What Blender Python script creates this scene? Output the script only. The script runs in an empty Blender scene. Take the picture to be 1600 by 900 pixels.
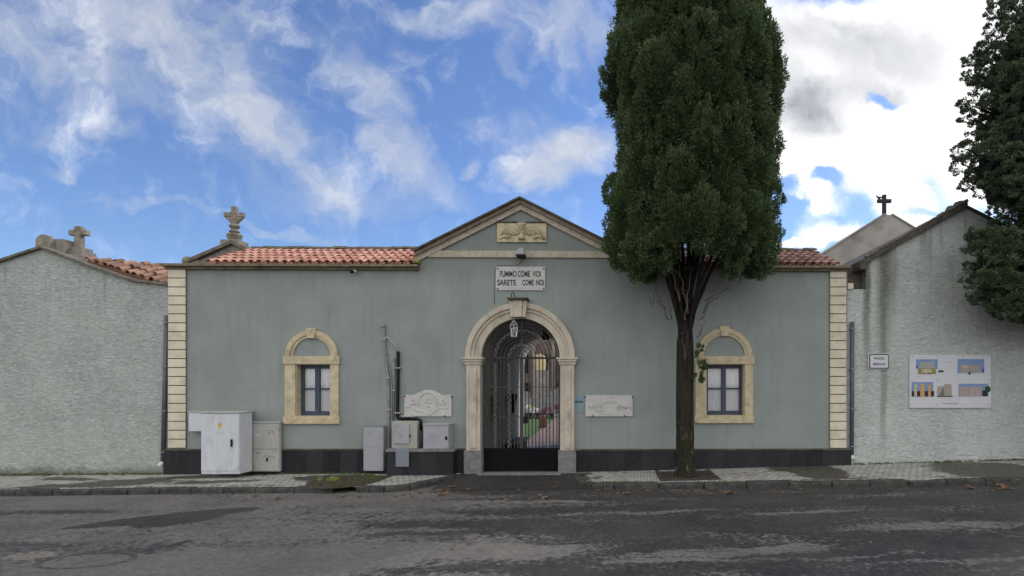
import bpy, bmesh, math, random
import numpy as np
from mathutils import Vector, Matrix
random.seed(7); rng = np.random.default_rng(7)
PI = math.pi; R = math.radians
# ------------------------------------------------------------------ camera, sky, sun, exposure
F = 850.0; CAMY = -15.45; CAMZ = 2.5; TH = R(0.9)
c_, s_ = math.cos(TH), math.sin(TH)
CX = 950 + F*math.tan(TH); CY = 600.0
sc = bpy.context.scene; C = sc.collection
cam = bpy.data.cameras.new('camera'); camo = bpy.data.objects.new('camera', cam); C.objects.link(camo)
camo.location = (0, CAMY, CAMZ); camo.rotation_euler = (R(90), 0, -TH)
cam.sensor_width = 36; cam.lens = 36*F/1600
cam.shift_x = -(CX-800)/1600; cam.shift_y = (CY-450)/1600
cam.clip_start = .1; cam.clip_end = 5000
sc.camera = camo
SUN_EL, SUN_AZ = 33.0, 54.0      # azimuth from +Y towards +X
sv = sc.view_settings; sv.view_transform = 'Standard'; sv.look = 'None'; sv.gamma = 1; sv.use_curve_mapping = False
sv.exposure = 0.78
world = bpy.data.worlds.new('World'); sc.world = world; world.use_nodes = True
sun = bpy.data.lights.new('sun', 'SUN'); suno = bpy.data.objects.new('sun', sun); C.objects.link(suno)
sun.energy = 1.0; sun.angle = R(10); sun.color = (1, .95, .87)
sd = Vector((math.sin(R(SUN_AZ))*math.cos(R(SUN_EL)), math.cos(R(SUN_AZ))*math.cos(R(SUN_EL)), math.sin(R(SUN_EL))))
suno.rotation_euler = sd.to_track_quat('Z', 'Y').to_euler()
suno.location = (30, 20, 30)

def W(px, py, Y):
    """point of the vertical plane at depth Y seen at photo position px,py"""
    Yd = Y - CAMY; u = (px-CX)/F
    X = Yd*(u*c_ + s_)/(c_ - u*s_)
    zc = Yd*c_ + X*s_
    return X, CAMZ - (py-CY)/F*zc
def WX(px, Y=0): return W(px, 0, Y)[0]
def WZ(px, py, Y=0): return W(px, py, Y)[1]
def gz(X):
    """height of the pavement along the street"""
    if X < -1: return max(-.06, .003*(X+1))
    return min(.5, .0235*(X+1))
def Gd(px, py, dz=0.0):
    """point of the ground seen at px,py"""
    X, Y = 0, 0
    for _ in range(12):
        z = gz(X)+dz; zc = (CAMZ-z)*F/(py-CY)
        u = (px-CX)/F; xc = u*zc
        X = xc*c_ + zc*s_; Y = CAMY + zc*c_ - xc*s_
    return X, Y

# ------------------------------------------------------------------ node helpers
class NT:
    def __init__(s, tree): s.t = tree; s.n = tree.nodes; s.l = tree.links
    def new(s, typ, **kw):
        n = s.n.new(typ)
        for k, v in kw.items(): setattr(n, k, v)
        return n
    def put(s, sock, v):
        if isinstance(v, bpy.types.NodeSocket): s.l.new(v, sock)
        elif v is not None: sock.default_value = v
    def math(s, op, a, b=None, c=None, clamp=False):
        n = s.new('ShaderNodeMath', operation=op, use_clamp=clamp)
        s.put(n.inputs[0], a); s.put(n.inputs[1], b)
        if c is not None: s.put(n.inputs[2], c)
        return n.outputs[0]
    def vm(s, op, a, b=None):
        n = s.new('ShaderNodeVectorMath', operation=op); s.put(n.inputs[0], a)
        if b is not None: s.put(n.inputs[1], b)
        return n.outputs['Value'] if op in ('LENGTH', 'DOT_PRODUCT') else n.outputs[0]
    def noise(s, vec, scale=1, detail=4, rough=.5, col=False, dist=0):
        n = s.new('ShaderNodeTexNoise'); s.put(n.inputs['Vector'], vec)
        n.inputs['Scale'].default_value = scale; n.inputs['Detail'].default_value = detail
        n.inputs['Roughness'].default_value = rough; n.inputs['Distortion'].default_value = dist
        return n.outputs['Color'] if col else n.outputs[0]
    def ramp(s, f, a, b, c=0.0, d=1.0, smooth=True):
        n = s.new('ShaderNodeMapRange'); n.interpolation_type = 'SMOOTHSTEP' if smooth else 'LINEAR'
        s.put(n.inputs[0], f); n.inputs[1].default_value = a; n.inputs[2].default_value = b
        n.inputs[3].default_value = c; n.inputs[4].default_value = d
        return n.outputs[0]
    def mix(s, f, a, b, mode='MIX'):
        n = s.new('ShaderNodeMix', data_type='RGBA', blend_type=mode)
        s.put(n.inputs[0], f)
        for i, v in ((6, a), (7, b)):
            if isinstance(v, tuple) and len(v) == 3: v = (*v, 1)
            s.put(n.inputs[i], v)
        return n.outputs[2]
    def blob(s, vec, cx, cy, rx, ry, ang=0, d=1.0, inner=.15):
        """soft ellipse in the xy plane of vec"""
        v = s.vm('SUBTRACT', vec, (cx, cy, 0))
        if ang:
            r = s.new('ShaderNodeVectorRotate', rotation_type='Z_AXIS'); s.put(r.inputs['Vector'], v)
            r.inputs['Angle'].default_value = -R(ang); v = r.outputs[0]
        v = s.vm('MULTIPLY', v, (1/rx, 1/ry, 0))
        return s.ramp(s.vm('LENGTH', v), 1.0, inner, 0.0, d)

# ------------------------------------------------------------------ sky: Nishita plus clouds placed by direction
def build_world():
    t = NT(world.node_tree); t.n.clear()
    sky = t.new('ShaderNodeTexSky', sky_type='NISHITA'); sky.sun_disc = False
    sky.sun_elevation = R(SUN_EL); sky.sun_rotation = R(SUN_AZ)
    sky.air_density = 1.0; sky.dust_density = .3; sky.ozone_density = 2.0
    skyc = t.mix(1.0, sky.outputs[0], (.76, .87, 1.12), 'MULTIPLY')
    tc = t.new('ShaderNodeTexCoord')
    d = tc.outputs['Generated']
    sp = t.new('ShaderNodeSeparateXYZ'); t.put(sp.inputs[0], d)
    yy = t.math('MAXIMUM', sp.outputs[1], .12)
    cb = t.new('ShaderNodeCombineXYZ')
    t.put(cb.inputs[0], t.math('DIVIDE', sp.outputs[0], yy)); t.put(cb.inputs[1], t.math('DIVIDE', sp.outputs[2], yy))
    uv = cb.outputs[0]
    n1 = t.noise(uv, 3.2, 3, .55, col=True); n2 = t.noise(uv, 11, 5, .6, col=True)
    w = t.vm('SUBTRACT', n1, (.5, .5, .5)); w = t.vm('MULTIPLY', w, (.16, .16, 0))
    w2 = t.vm('SUBTRACT', n2, (.5, .5, .5)); w2 = t.vm('MULTIPLY', w2, (.09, .09, 0))
    uvw = t.vm('ADD', t.vm('ADD', uv, w), w2)
    def uvp(px, py):
        u = (px-CX)/F; x = (u*c_+s_)/(c_-u*s_); return x, (CY-py)/F*(c_+x*s_)
    def B(px, py, rx, ry, ang, dd, inner=.1):
        x, y = uvp(px, py); return t.blob(uvw, x, y, rx/F, ry/F, ang, dd, inner)
    def mx(ls):
        o = ls[0]
        for l in ls[1:]: o = t.math('ADD', o, l)
        return o
    # thin clouds on the left: px, py, rx, ry, angle, density
    thin = [(200,60,330,150,-25,.45),(60,120,260,150,-15,.30),(420,230,260,110,-42,.30),(560,60,200,120,-30,.18),(620,320,220,40,-8,.25),(840,230,170,110,0,.25),(250,40,210,70,-32,.62),(330,60,190,60,-30,.5),(60,60,170,80,-20,.32),(420,180,150,42,-48,.36),(390,200,90,50,-38,.45),
            (430,225,100,46,-40,.62),(520,300,80,32,-35,.62),(585,170,50,80,15,.80),(605,235,75,55,-35,.85),(650,285,110,34,-20,.45),
            (195,205,75,28,-32,.5),(95,250,65,18,-14,.40),(250,325,170,12,-6,.38),(450,365,150,10,-7,.38),(540,110,60,60,-40,.3),
            (690,20,110,45,-12,.62),(800,35,130,55,-30,.55),(900,60,90,75,-20,.72),(790,95,60,26,-60,.40),
            (730,265,36,16,30,.5),(740,210,70,30,-20,.25),(885,230,120,52,20,1.0),(845,275,80,40,-10,.85),(930,250,60,50,0,.6),(925,225,70,45,10,.8),(930,360,50,14,0,.4),
            (30,190,80,30,-20,.25),(340,10,200,40,-20,.3)]
    th = mx([B(*a) for a in thin])
    # stretched wisps
    rot = t.new('ShaderNodeVectorRotate', rotation_type='Z_AXIS'); t.put(rot.inputs['Vector'], uvw); rot.inputs['Angle'].default_value = R(42)
    st = t.vm('MULTIPLY', rot.outputs[0], (3.2, 11, 1))
    ns = t.noise(st, 1.3, 7, .62); nf = t.noise(uvw, 9, 8, .62)
    tex = t.math('ADD', t.math('MULTIPLY', ns, .55), t.math('MULTIPLY', nf, .45))
    thv = t.math('ADD', t.math('MULTIPLY', th, t.ramp(tex, .34, .64, .25, 1.55)), t.ramp(tex, .5, .75, -.04, .16))
    thv = t.math('MAXIMUM', t.math('SUBTRACT', thv, .03), 0)
    thin_m = t.math('MULTIPLY', t.math('SUBTRACT', 1, t.math('EXPONENT', t.math('MULTIPLY', thv, -1.1))), .95)
    n1s = t.noise(uvw, 4.2, 6, .6)
    # thick bright clouds on the right
    thick = [(1330,60,330,120,0,1.3),(1480,200,230,140,0,1.3),(1300,240,170,85,0,1.1),(1250,130,150,80,0,1.0),(1400,320,120,60,-20,1.0),(1580,280,160,90,0,1.2),
             (1270,330,70,34,-12,.75),(1240,290,60,80,0,.5),(1230,385,90,15,0,.9),(1310,375,80,26,0,.85),(1500,120,160,100,0,1),(1540,30,260,110,0,1.2),(1590,140,140,120,0,1),(1400,180,200,90,0,.6),(1470,350,90,30,0,.7),(1140,60,140,120,0,1.),(1180,200,130,100,0,.9)]
    tk = mx([B(*a) for a in thick])
    holes = mx([B(1385,146,50,16,-6,.9), B(1280,285,48,26,-8,1.15), B(1235,345,30,40,0,.85), B(1430,330,55,14,-5,.55), B(1225,300,22,30,0,.5)])
    tk = t.math('SUBTRACT', t.math('MINIMUM', tk, 1.15), t.math('MULTIPLY', holes, 1.25))
    tk2 = t.math('ADD', tk, t.math('MULTIPLY', t.math('SUBTRACT', nf, .5), 1.6))
    thick_m = t.ramp(tk2, -.05, 1.0)
    grey = t.math('SUBTRACT', 1.0, t.math('EXPONENT', t.math('MULTIPLY', -1.25, mx([B(1262,182,110,80,0,.9,0), B(1225,150,70,90,0,.5,0), B(1250,60,230,90,0,.50,0), B(1420,85,170,90,0,.50,0), B(1340,135,120,45,-5,.55,0), B(1400,140,70,22,0,.4), B(1290,40,380,55,0,.2), B(1560,60,80,60,0,.2)]))))
    grey = t.math('ADD', grey, t.math('MULTIPLY', t.ramp(n1s, .50, .72), .30), clamp=True)
    grey = t.math('MULTIPLY', grey, t.ramp(nf, .25, .68, .75, 1.1))
    thinc = (.37, .395, .44)
    white = (.80, .80, .80); gr = (.185, .20, .235)
    kc = t.mix(grey, white, gr)
    # the rest of the sky: bright cloud added behind the camera to light the facade
    nb = t.noise(t.vm('MULTIPLY', d, (1, 1, 2.2)), 2.6, 6, .55)
    bm = t.math('MULTIPLY', t.ramp(nb, .30, .5), t.ramp(sp.outputs[1], .16, -.1))
    bg1 = t.new('ShaderNodeBackground'); t.put(bg1.inputs[0], skyc); bg1.inputs[1].default_value = SKY_STR
    bg2 = t.new('ShaderNodeBackground'); bg2.inputs[0].default_value = (*thinc, 1); bg2.inputs[1].default_value = 1
    bg3 = t.new('ShaderNodeBackground'); t.put(bg3.inputs[0], kc); bg3.inputs[1].default_value = 1
    bg4 = t.new('ShaderNodeBackground'); bg4.inputs[0].default_value = (.79, .78, .77, 1); bg4.inputs[1].default_value = BACK_STR
    def ms(f, a, b):
        m = t.new('ShaderNodeMixShader'); t.put(m.inputs[0], f); t.l.new(a, m.inputs[1]); t.l.new(b, m.inputs[2]); return m.outputs[0]
    o = ms(thin_m, bg1.outputs[0], bg2.outputs[0]); o = ms(thick_m, o, bg3.outputs[0]); o = ms(bm, o, bg4.outputs[0])
    out = t.new('ShaderNodeOutputWorld'); t.l.new(o, out.inputs[0])
SKY_STR = .085; BACK_STR = 1.0
build_world()

# ------------------------------------------------------------------ materials
def base_mat(name):
    m = bpy.data.materials.new(name); m.use_nodes = True
    t = NT(m.node_tree); b = t.n['Principled BSDF']
    pos = t.new('ShaderNodeNewGeometry').outputs['Position']
    return m, t, b, pos
def mat(name, col, rough=.8, var=.12, scale=3, bump=0, bscale=40, metal=0, dirt=None, dscale=1.2, damt=.4, stretch=None, spec=.4):
    m, t, b, pos = base_mat(name)
    p = t.vm('MULTIPLY', pos, stretch) if stretch else pos
    n = t.noise(p, scale, 6, .6)
    lo = tuple(v*(1-var) for v in col); hi = tuple(min(1, v*(1+var)) for v in col)
    cc = t.mix(t.ramp(n, .3, .7), lo, hi)
    if dirt:
        n2 = t.noise(p, dscale, 7, .65, dist=.4)
        cc = t.mix(t.ramp(n2, .48, .72, 0, damt), cc, dirt)
    t.put(b.inputs['Base Color'], cc); b.inputs['Roughness'].default_value = rough; b.inputs['Metallic'].default_value = metal
    b.inputs['Specular IOR Level'].default_value = spec
    if bump:
        bn = t.new('ShaderNodeBump'); bn.inputs['Strength'].default_value = bump; bn.inputs['Distance'].default_value = .02
        t.put(bn.inputs['Height'], t.noise(pos, bscale, 4, .6)); t.l.new(bn.outputs[0], b.inputs['Normal'])
    return m

def m_plaster():   # smooth grey-green painted plaster of the gatehouse
    m, t, b, pos = base_mat('green_plaster')
    col = (.275, .308, .295)
    n = t.noise(pos, .9, 6, .55)
    cc = t.mix(t.ramp(n, .3, .7), tuple(v*.92 for v in col), tuple(v*1.07 for v in col))
    st = t.noise(t.vm('MULTIPLY', pos, (5.5, 1, .55)), 1.0, 6, .6)      # rain streaks
    cc = t.mix(t.ramp(st, .50, .78, 0, .34), cc, (.17, .185, .17))
    sp = t.new('ShaderNodeSeparateXYZ'); t.put(sp.inputs[0], pos)
    lim = t.math('ADD', sp.outputs[2], t.math('MULTIPLY', t.noise(pos, 3.5, 5, .6), .5))
    low = t.ramp(lim, 1.35, .85, 0, .22)                                 # splash dirt above the plinth
    cc = t.mix(low, cc, (.30, .31, .27))
    top = t.ramp(t.math('ADD', sp.outputs[2], t.math('MULTIPLY', t.noise(t.vm('MULTIPLY', pos, (7, 1, .8)), 1, 5, .6), 1.0)), 5.6, 6.5, 0, .35)
    cc = t.mix(top, cc, (.15, .155, .13))
    t.put(b.inputs['Base Color'], cc); b.inputs['Roughness'].default_value = .85; b.inputs['Specular IOR Level'].default_value = .25
    bn = t.new('ShaderNodeBump'); bn.inputs['Strength'].default_value = .25; bn.inputs['Distance'].default_value = .01
    t.put(bn.inputs['Height'], t.noise(pos, 28, 6, .6)); t.l.new(bn.outputs[0], b.inputs['Normal'])
    return m
def m_render(name, col, streaks):       # rough sprayed render, streaks = [(X, width)] of run-off stains
    m, t, b, pos = base_mat(name)
    n = t.noise(pos, .8, 6, .6); n2 = t.noise(t.vm('MULTIPLY', pos, (1, 1, 1.7)), 9, 5, .7, dist=.6)
    cc = t.mix(t.ramp(n, .3, .7), tuple(v*.88 for v in col), tuple(v*1.12 for v in col))
    cc = t.mix(t.ramp(n2, .35, .7, 0, .8), cc, tuple(v*1.35 for v in col)); cc = t.mix(t.ramp(t.noise(t.vm('MULTIPLY', pos, (1, 1, 2)), 5, 6, .7), .5, .7, 0, .45), cc, tuple(v*.62 for v in col))
    warm = t.noise(pos, 1.7, 5, .6); cc = t.mix(t.ramp(warm, .55, .75, 0, .30), cc, (.50, .48, .43))
    sp = t.new('ShaderNodeSeparateXYZ'); t.put(sp.inputs[0], pos)
    st = t.noise(t.vm('MULTIPLY', pos, (5, 1, .5)), 1, 6, .65)
    hz = t.ramp(sp.outputs[2], 2.5, 7.5, .05, .55)
    cc = t.mix(t.math('MULTIPLY', t.ramp(st, .5, .75), hz), cc, (.15, .155, .135))
    for (X, wd, z0, z1, a) in streaks:
        dx = t.math('ABSOLUTE', t.math('SUBTRACT', t.math('ADD', sp.outputs[0], t.math('MULTIPLY', t.math('SUBTRACT', n, .5), .18)), X))
        f = t.math('MULTIPLY', t.ramp(dx, wd, wd*.2), t.ramp(sp.outputs[2], z0, z1, 0, a))
        f = t.math('MULTIPLY', f, t.ramp(n2, .25, .6, .4, 1))
        cc = t.mix(f, cc, (.12, .125, .09))
    foot = t.math('ADD', sp.outputs[2], t.math('MULTIPLY', t.noise(pos, 4, 5, .7), .55))
    cc = t.mix(t.ramp(foot, .55, .2, 0, .75), cc, (.10, .115, .06))
    t.put(b.inputs['Base Color'], cc); b.inputs['Roughness'].default_value = .92; b.inputs['Specular IOR Level'].default_value = .2
    bn = t.new('ShaderNodeBump'); bn.inputs['Strength'].default_value = 1.0; bn.inputs['Distance'].default_value = .085
    t.put(bn.inputs['Height'], n2); 
    bn2 = t.new('ShaderNodeBump'); bn2.inputs['Strength'].default_value = .5; bn2.inputs['Distance'].default_value = .02
    t.put(bn2.inputs['Height'], t.noise(pos, 45, 4, .7)); t.l.new(bn.outputs[0], bn2.inputs['Normal']); t.l.new(bn2.outputs[0], b.inputs['Normal'])
    return m
def m_tile(name, a, c, moss):
    m, t, b, pos = base_mat(name)
    r = t.new('ShaderNodeNewGeometry').outputs['Random Per Island']
    cc = t.mix(r, a, c)
    n = t.noise(pos, 5, 6, .65); cc = t.mix(t.ramp(n, .5, .72, 0, moss), cc, (.12, .10, .06))
    n = t.noise(pos, 30, 4, .6); cc = t.mix(t.ramp(n, .45, .7, 0, .3), cc, (.42, .27, .2))
    t.put(b.inputs['Base Color'], cc); b.inputs['Roughness'].default_value = .85
    return m
def m_leaf(name, a, c, y):
    m, t, b, pos = base_mat(name)
    r = t.new('ShaderNodeNewGeometry').outputs['Random Per Island']
    cc = t.mix(r, a, c)
    n = t.noise(pos, 3.2, 4, .6); cc = t.mix(t.ramp(n, .45, .68, 0, .6), cc, y)
    if 'cypress' in name or 'conifer' in name: cc = t.mix(t.math('GREATER_THAN', t.math('FRACT', t.math('MULTIPLY', r, 37.0)), .975), cc, (.13, .085, .05))
    t.put(b.inputs['Base Color'], cc); b.inputs['Roughness'].default_value = .65; b.inputs['Specular IOR Level'].default_value = .25
    return m
def m_bark(name, a, lich):
    m, t, b, pos = base_mat(name)
    n = t.noise(t.vm('MULTIPLY', pos, (14, 14, 1.6)), 1, 7, .65, dist=.4)
    cc = t.mix(t.ramp(n, .3, .7), tuple(v*.55 for v in a), tuple(v*1.5 for v in a))
    sp = t.new('ShaderNodeSeparateXYZ'); t.put(sp.inputs[0], pos)
    l = t.math('MULTIPLY', t.ramp(t.noise(t.vm('MULTIPLY', pos, (7, 7, 3)), 1, 7, .72), .53, .66), t.ramp(sp.outputs[2], 1.8, .9, 0, lich))
    cc = t.mix(l, cc, (.19, .21, .17))
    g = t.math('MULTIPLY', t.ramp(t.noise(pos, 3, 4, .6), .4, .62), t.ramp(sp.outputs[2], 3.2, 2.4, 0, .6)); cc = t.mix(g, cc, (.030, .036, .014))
    t.put(b.inputs['Base Color'], cc); b.inputs['Roughness'].default_value = .95; b.inputs['Specular IOR Level'].default_value = .15
    bn = t.new('ShaderNodeBump'); bn.inputs['Strength'].default_value = .9; bn.inputs['Distance'].default_value = .03
    t.put(bn.inputs['Height'], n); t.l.new(bn.outputs[0], b.inputs['Normal'])
    return m
M = {}
M['plaster'] = m_plaster()
M['cream'] = mat('cream_stone_paint', (.68, .62, .49), .85, .10, 2.5, .25, 30, dirt=(.34, .29, .20), dscale=2.2, damt=.45)
M['yellow_stone'] = mat('yellow_limestone', (.56, .48, .32), .9, .14, 5, .4, 26, dirt=(.26, .22, .15), dscale=4, damt=.6)
M['portal_stone'] = mat('portal_stone', (.53, .475, .38), .88, .12, 4, .35, 26, dirt=(.20, .165, .11), dscale=3, damt=.6, stretch=(1, 1, .5))
M['string_stone'] = mat('string_stone', (.45, .41, .335), .9, .16, 6, .4, 30, dirt=(.33, .23, .09), dscale=5, damt=.6)
M['cornice'] = mat('mossy_cornice_stone', (.20, .165, .11), .95, .25, 5, .6, 30, dirt=(.075, .065, .04), dscale=4, damt=.8)
M['rake_dark'] = mat('dark_weathered_coping', (.09, .08, .065), .95, .3, 4, .6, 30, dirt=(.19, .17, .13), dscale=4, damt=.5)
M['rake_brown'] = mat('brown_weathered_stone', (.30, .245, .18), .95, .25, 4, .5, 30, dirt=(.33, .28, .2), dscale=3, damt=.6)
M['old_stone'] = mat('lichened_stone', (.27, .245, .20), .95, .25, 6, .7, 20, dirt=(.11, .105, .07), dscale=4, damt=.8)
M['grey_stone'] = mat('grey_base_stone', (.21, .205, .20), .9, .2, 7, .4, 40, dirt=(.11, .11, .105), dscale=5, damt=.6)
M['joint'] = mat('dark_joint', (.10, .085, .06), .95)
M['white_marble'] = mat('white_marble', (.52, .51, .49), .55, .07, 5, .1, 20, dirt=(.38, .36, .33), dscale=3, damt=.5)
M['letter'] = mat('black_letter_paint', (.03, .03, .035), .7)
M['faded_letter'] = mat('faded_letter', (.30, .285, .265), .8)
M['iron'] = mat('black_iron_paint', (.022, .022, .026), .55, .2)
M['iron_bar'] = mat('worn_iron_bar', (.055, .05, .047), .5, .3, 12)
M['scroll'] = mat('grey_iron_scroll', (.24, .24, .23), .5, .2)
M['gate_panel'] = mat('black_gate_sheet', (.005, .005, .007), .6, .2, spec=.12)
M['blue_wood'] = mat('blue_grey_window_paint', (.055, .07, .11), .5, .12, 6)
M['curtain'] = mat('white_curtain', (.90, .90, .93), .9, .06, 6, stretch=(6, 1, .7))
M['white_box'] = mat('white_cabinet_paint', (.60, .62, .66), .5, .04, 2, dirt=(.36, .355, .33), dscale=2.2, damt=.5, stretch=(3, 3, .8))
M['beige_box'] = mat('beige_cabinet_plastic', (.42, .42, .395), .6, .06, 2, dirt=(.24, .22, .19), dscale=4, damt=.6)
M['grey_box'] = mat('grey_cabinet_paint', (.36, .37, .40), .5, .04, 2, dirt=(.20, .20, .19), dscale=3, damt=.5)
M['olive_box'] = mat('pale_olive_board', (.36, .37, .32), .7, .05, 2)
M['vent_grey'] = mat('grey_vent', (.24, .26, .30), .6, .05)
M['black_plastic'] = mat('black_plastic', (.008, .008, .009), .55, spec=.2)
M['grey_pipe'] = mat('grey_conduit', (.24, .245, .24), .6, .25, 8)
M['pale_pipe'] = mat('pale_conduit', (.45, .45, .43), .6, .1)
M['purple_pipe'] = mat('faded_purple_pipe', (.12, .075, .11), .6)
M['down_pipe'] = mat('blue_grey_downpipe', (.105, .115, .145), .5, .15, 5)
M['white_plastic'] = mat('white_pipe_end', (.62, .62, .6), .5)
M['sticker'] = mat('yellow_warning_sticker', (.62, .40, .06), .6)
M['pale_label'] = mat('pale_label', (.55, .55, .58), .6)
M['sign_white'] = mat('white_sign_enamel', (.62, .63, .67), .4, .04)
M['sign_edge'] = mat('sign_edge', (.50, .52, .50), .5)
M['aqua'] = mat('pale_aqua_notice', (.22, .32, .32), .4, .05)
M['navy'] = mat('navy_print', (.03, .045, .12), .6)
M['bluep'] = mat('blue_print', (.20, .28, .46), .6)
M['glass_lamp'] = mat('frosted_lamp_glass', (.40, .42, .42), .15)
M['wood_dark'] = mat('dark_weathered_wood', (.13, .115, .10), .95, .4, 6, .5, 20, stretch=(8, 8, 1))
M['roof_dark'] = mat('dark_roof_verge', (.085, .072, .062), .95, .35, 5, .6, 24, dirt=(.17, .15, .12), dscale=4, damt=.5)
M['coping'] = mat('old_coping_mortar', (.17, .15, .12), .95, .3, 4, .6, 24, dirt=(.07, .065, .04), dscale=3, damt=.7)
M['chapel'] = mat('beige_chapel_render', (.40, .38, .345), .92, .14, 1.4, .4, 20, dirt=(.17, .155, .12), dscale=1.2, damt=.6)
M['cross_dark'] = mat('dark_cross_stone', (.035, .03, .045), .8)
M['pigeon'] = mat('dark_bird_feather', (.03, .03, .035), .7)
M['tile'] = m_tile('terracotta_tile', (.46, .20, .14), (.72, .40, .30), .65)
M['tile_old'] = m_tile('old_terracotta_tile', (.30, .15, .11), (.56, .33, .25), .85)
M['tile_worn'] = m_tile('worn_brown_tile', (.16, .09, .065), (.46, .25, .17), .9)
M['ridge'] = mat('lichened_ridge_mortar', (.16, .145, .11), .95, .3, 6, .6, 20, dirt=(.08, .08, .045), dscale=4, damt=.7)
M['tile_bed'] = mat('tile_bed', (.16, .075, .05), .95)
M['pass_wall'] = mat('passage_plaster', (.34, .33, .31), .85, .1, 2)
M['pass_sunlit'] = mat('sunlit_passage_end', (.80, .78, .74), .8, .08)  # paler than the passage plaster: sunlight on the end put into the colour
M['leaf'] = m_leaf('cypress_leaf', (.032, .062, .028), (.125, .185, .075), (.155, .20, .082))
M['leaf2'] = m_leaf('conifer_leaf', (.042, .070, .040), (.115, .155, .082), (.14, .175, .095))
M['leaf_core'] = mat('crown_shade_core', (.012, .014, .008), 1, .4, 8, .8, 12)  # near-black filler, interior shade of the crowns put into the colour
M['bark'] = m_bark('cypress_bark', (.030, .025, .020), .95)
M['twig'] = mat('dead_twig', (.10, .08, .065), .95, .3, 8)
M['soil'] = mat('pit_soil', (.055, .042, .03), 1, .4, 9, .8, 40, dirt=(.14, .10, .06), dscale=10, damt=.7)
M['weed'] = m_leaf('weed_leaf', (.05, .075, .02), (.10, .13, .035), (.14, .14, .05))
M['dry_leaf'] = m_leaf('dry_leaf', (.10, .052, .03), (.30, .20, .12), (.26, .14, .07))
M['grass_court'] = mat('lawn', (.065, .13, .025), .95, .3, 9)
M['red_path'] = mat('red_paving', (.27, .165, .14), .85, .12, 6)
M['court'] = mat('cemetery_ground', (.20, .19, .17), .95, .2, 2)
M['tomb'] = mat('tomb_marble', (.24, .24, .24), .6, .2, 3)
M['flower_y'] = mat('yellow_flower', (.65, .50, .08), .8, .2, 20)
M['flower_w'] = mat('white_flower', (.7, .68, .66), .8, .1, 20)
M['flower_r'] = mat('red_flower', (.22, .05, .06), .8, .2, 20)
M['far_brown'] = mat('far_tomb_house', (.15, .115, .10), .9, .2, 2)
M['far_yellow'] = mat('far_yellow_wall', (.60, .50, .28), .85, .15, 2)
M['bin_red'] = mat('rust_red_paint', (.20, .05, .03), .6)
M['brown_board'] = mat('brown_notice_wood', (.10, .05, .035), .7, .3, 4)

def m_plinth():
    m, t, b, pos = base_mat('basalt_plinth')
    n = t.noise(pos, 14, 6, .65)
    cc = t.mix(t.ramp(n, .3, .7), (.010, .0105, .012), (.024, .025, .028))
    n2 = t.noise(pos, 2.0, 5, .6); cc = t.mix(t.ramp(n2, .45, .7, 0, .5), cc, (.038, .038, .040))
    br = t.new('ShaderNodeTexBrick'); br.offset = 0; t.put(br.inputs['Vector'], t.vm('ADD', t.new_xz(pos) if False else pos, (0, 0, 0)))
    sp = t.new('ShaderNodeSeparateXYZ'); t.put(sp.inputs[0], pos)
    fr = t.math('FRACT', t.math('DIVIDE', sp.outputs[0], .47))
    wn = t.new('ShaderNodeTexWhiteNoise', noise_dimensions='1D'); t.put(wn.inputs['W'], t.math('FLOOR', t.math('DIVIDE', sp.outputs[0], .47))); cc = t.mix(t.math('MULTIPLY', wn.outputs[0], .5), cc, (.050, .052, .056))
    ln = t.ramp(t.math('ABSOLUTE', t.math('SUBTRACT', fr, .5)), .488, .496, 0, .8)
    cc = t.mix(ln, cc, (.012, .012, .012))
    t.n.remove(br)
    t.put(b.inputs['Base Color'], cc); b.inputs['Roughness'].default_value = .6; b.inputs['Specular IOR Level'].default_value = .2
    bn = t.new('ShaderNodeBump'); bn.inputs['Strength'].default_value = .3; bn.inputs['Distance'].default_value = .01
    t.put(bn.inputs['Height'], n); t.l.new(bn.outputs[0], b.inputs['Normal'])
    return m
M['plinth'] = m_plinth()

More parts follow.
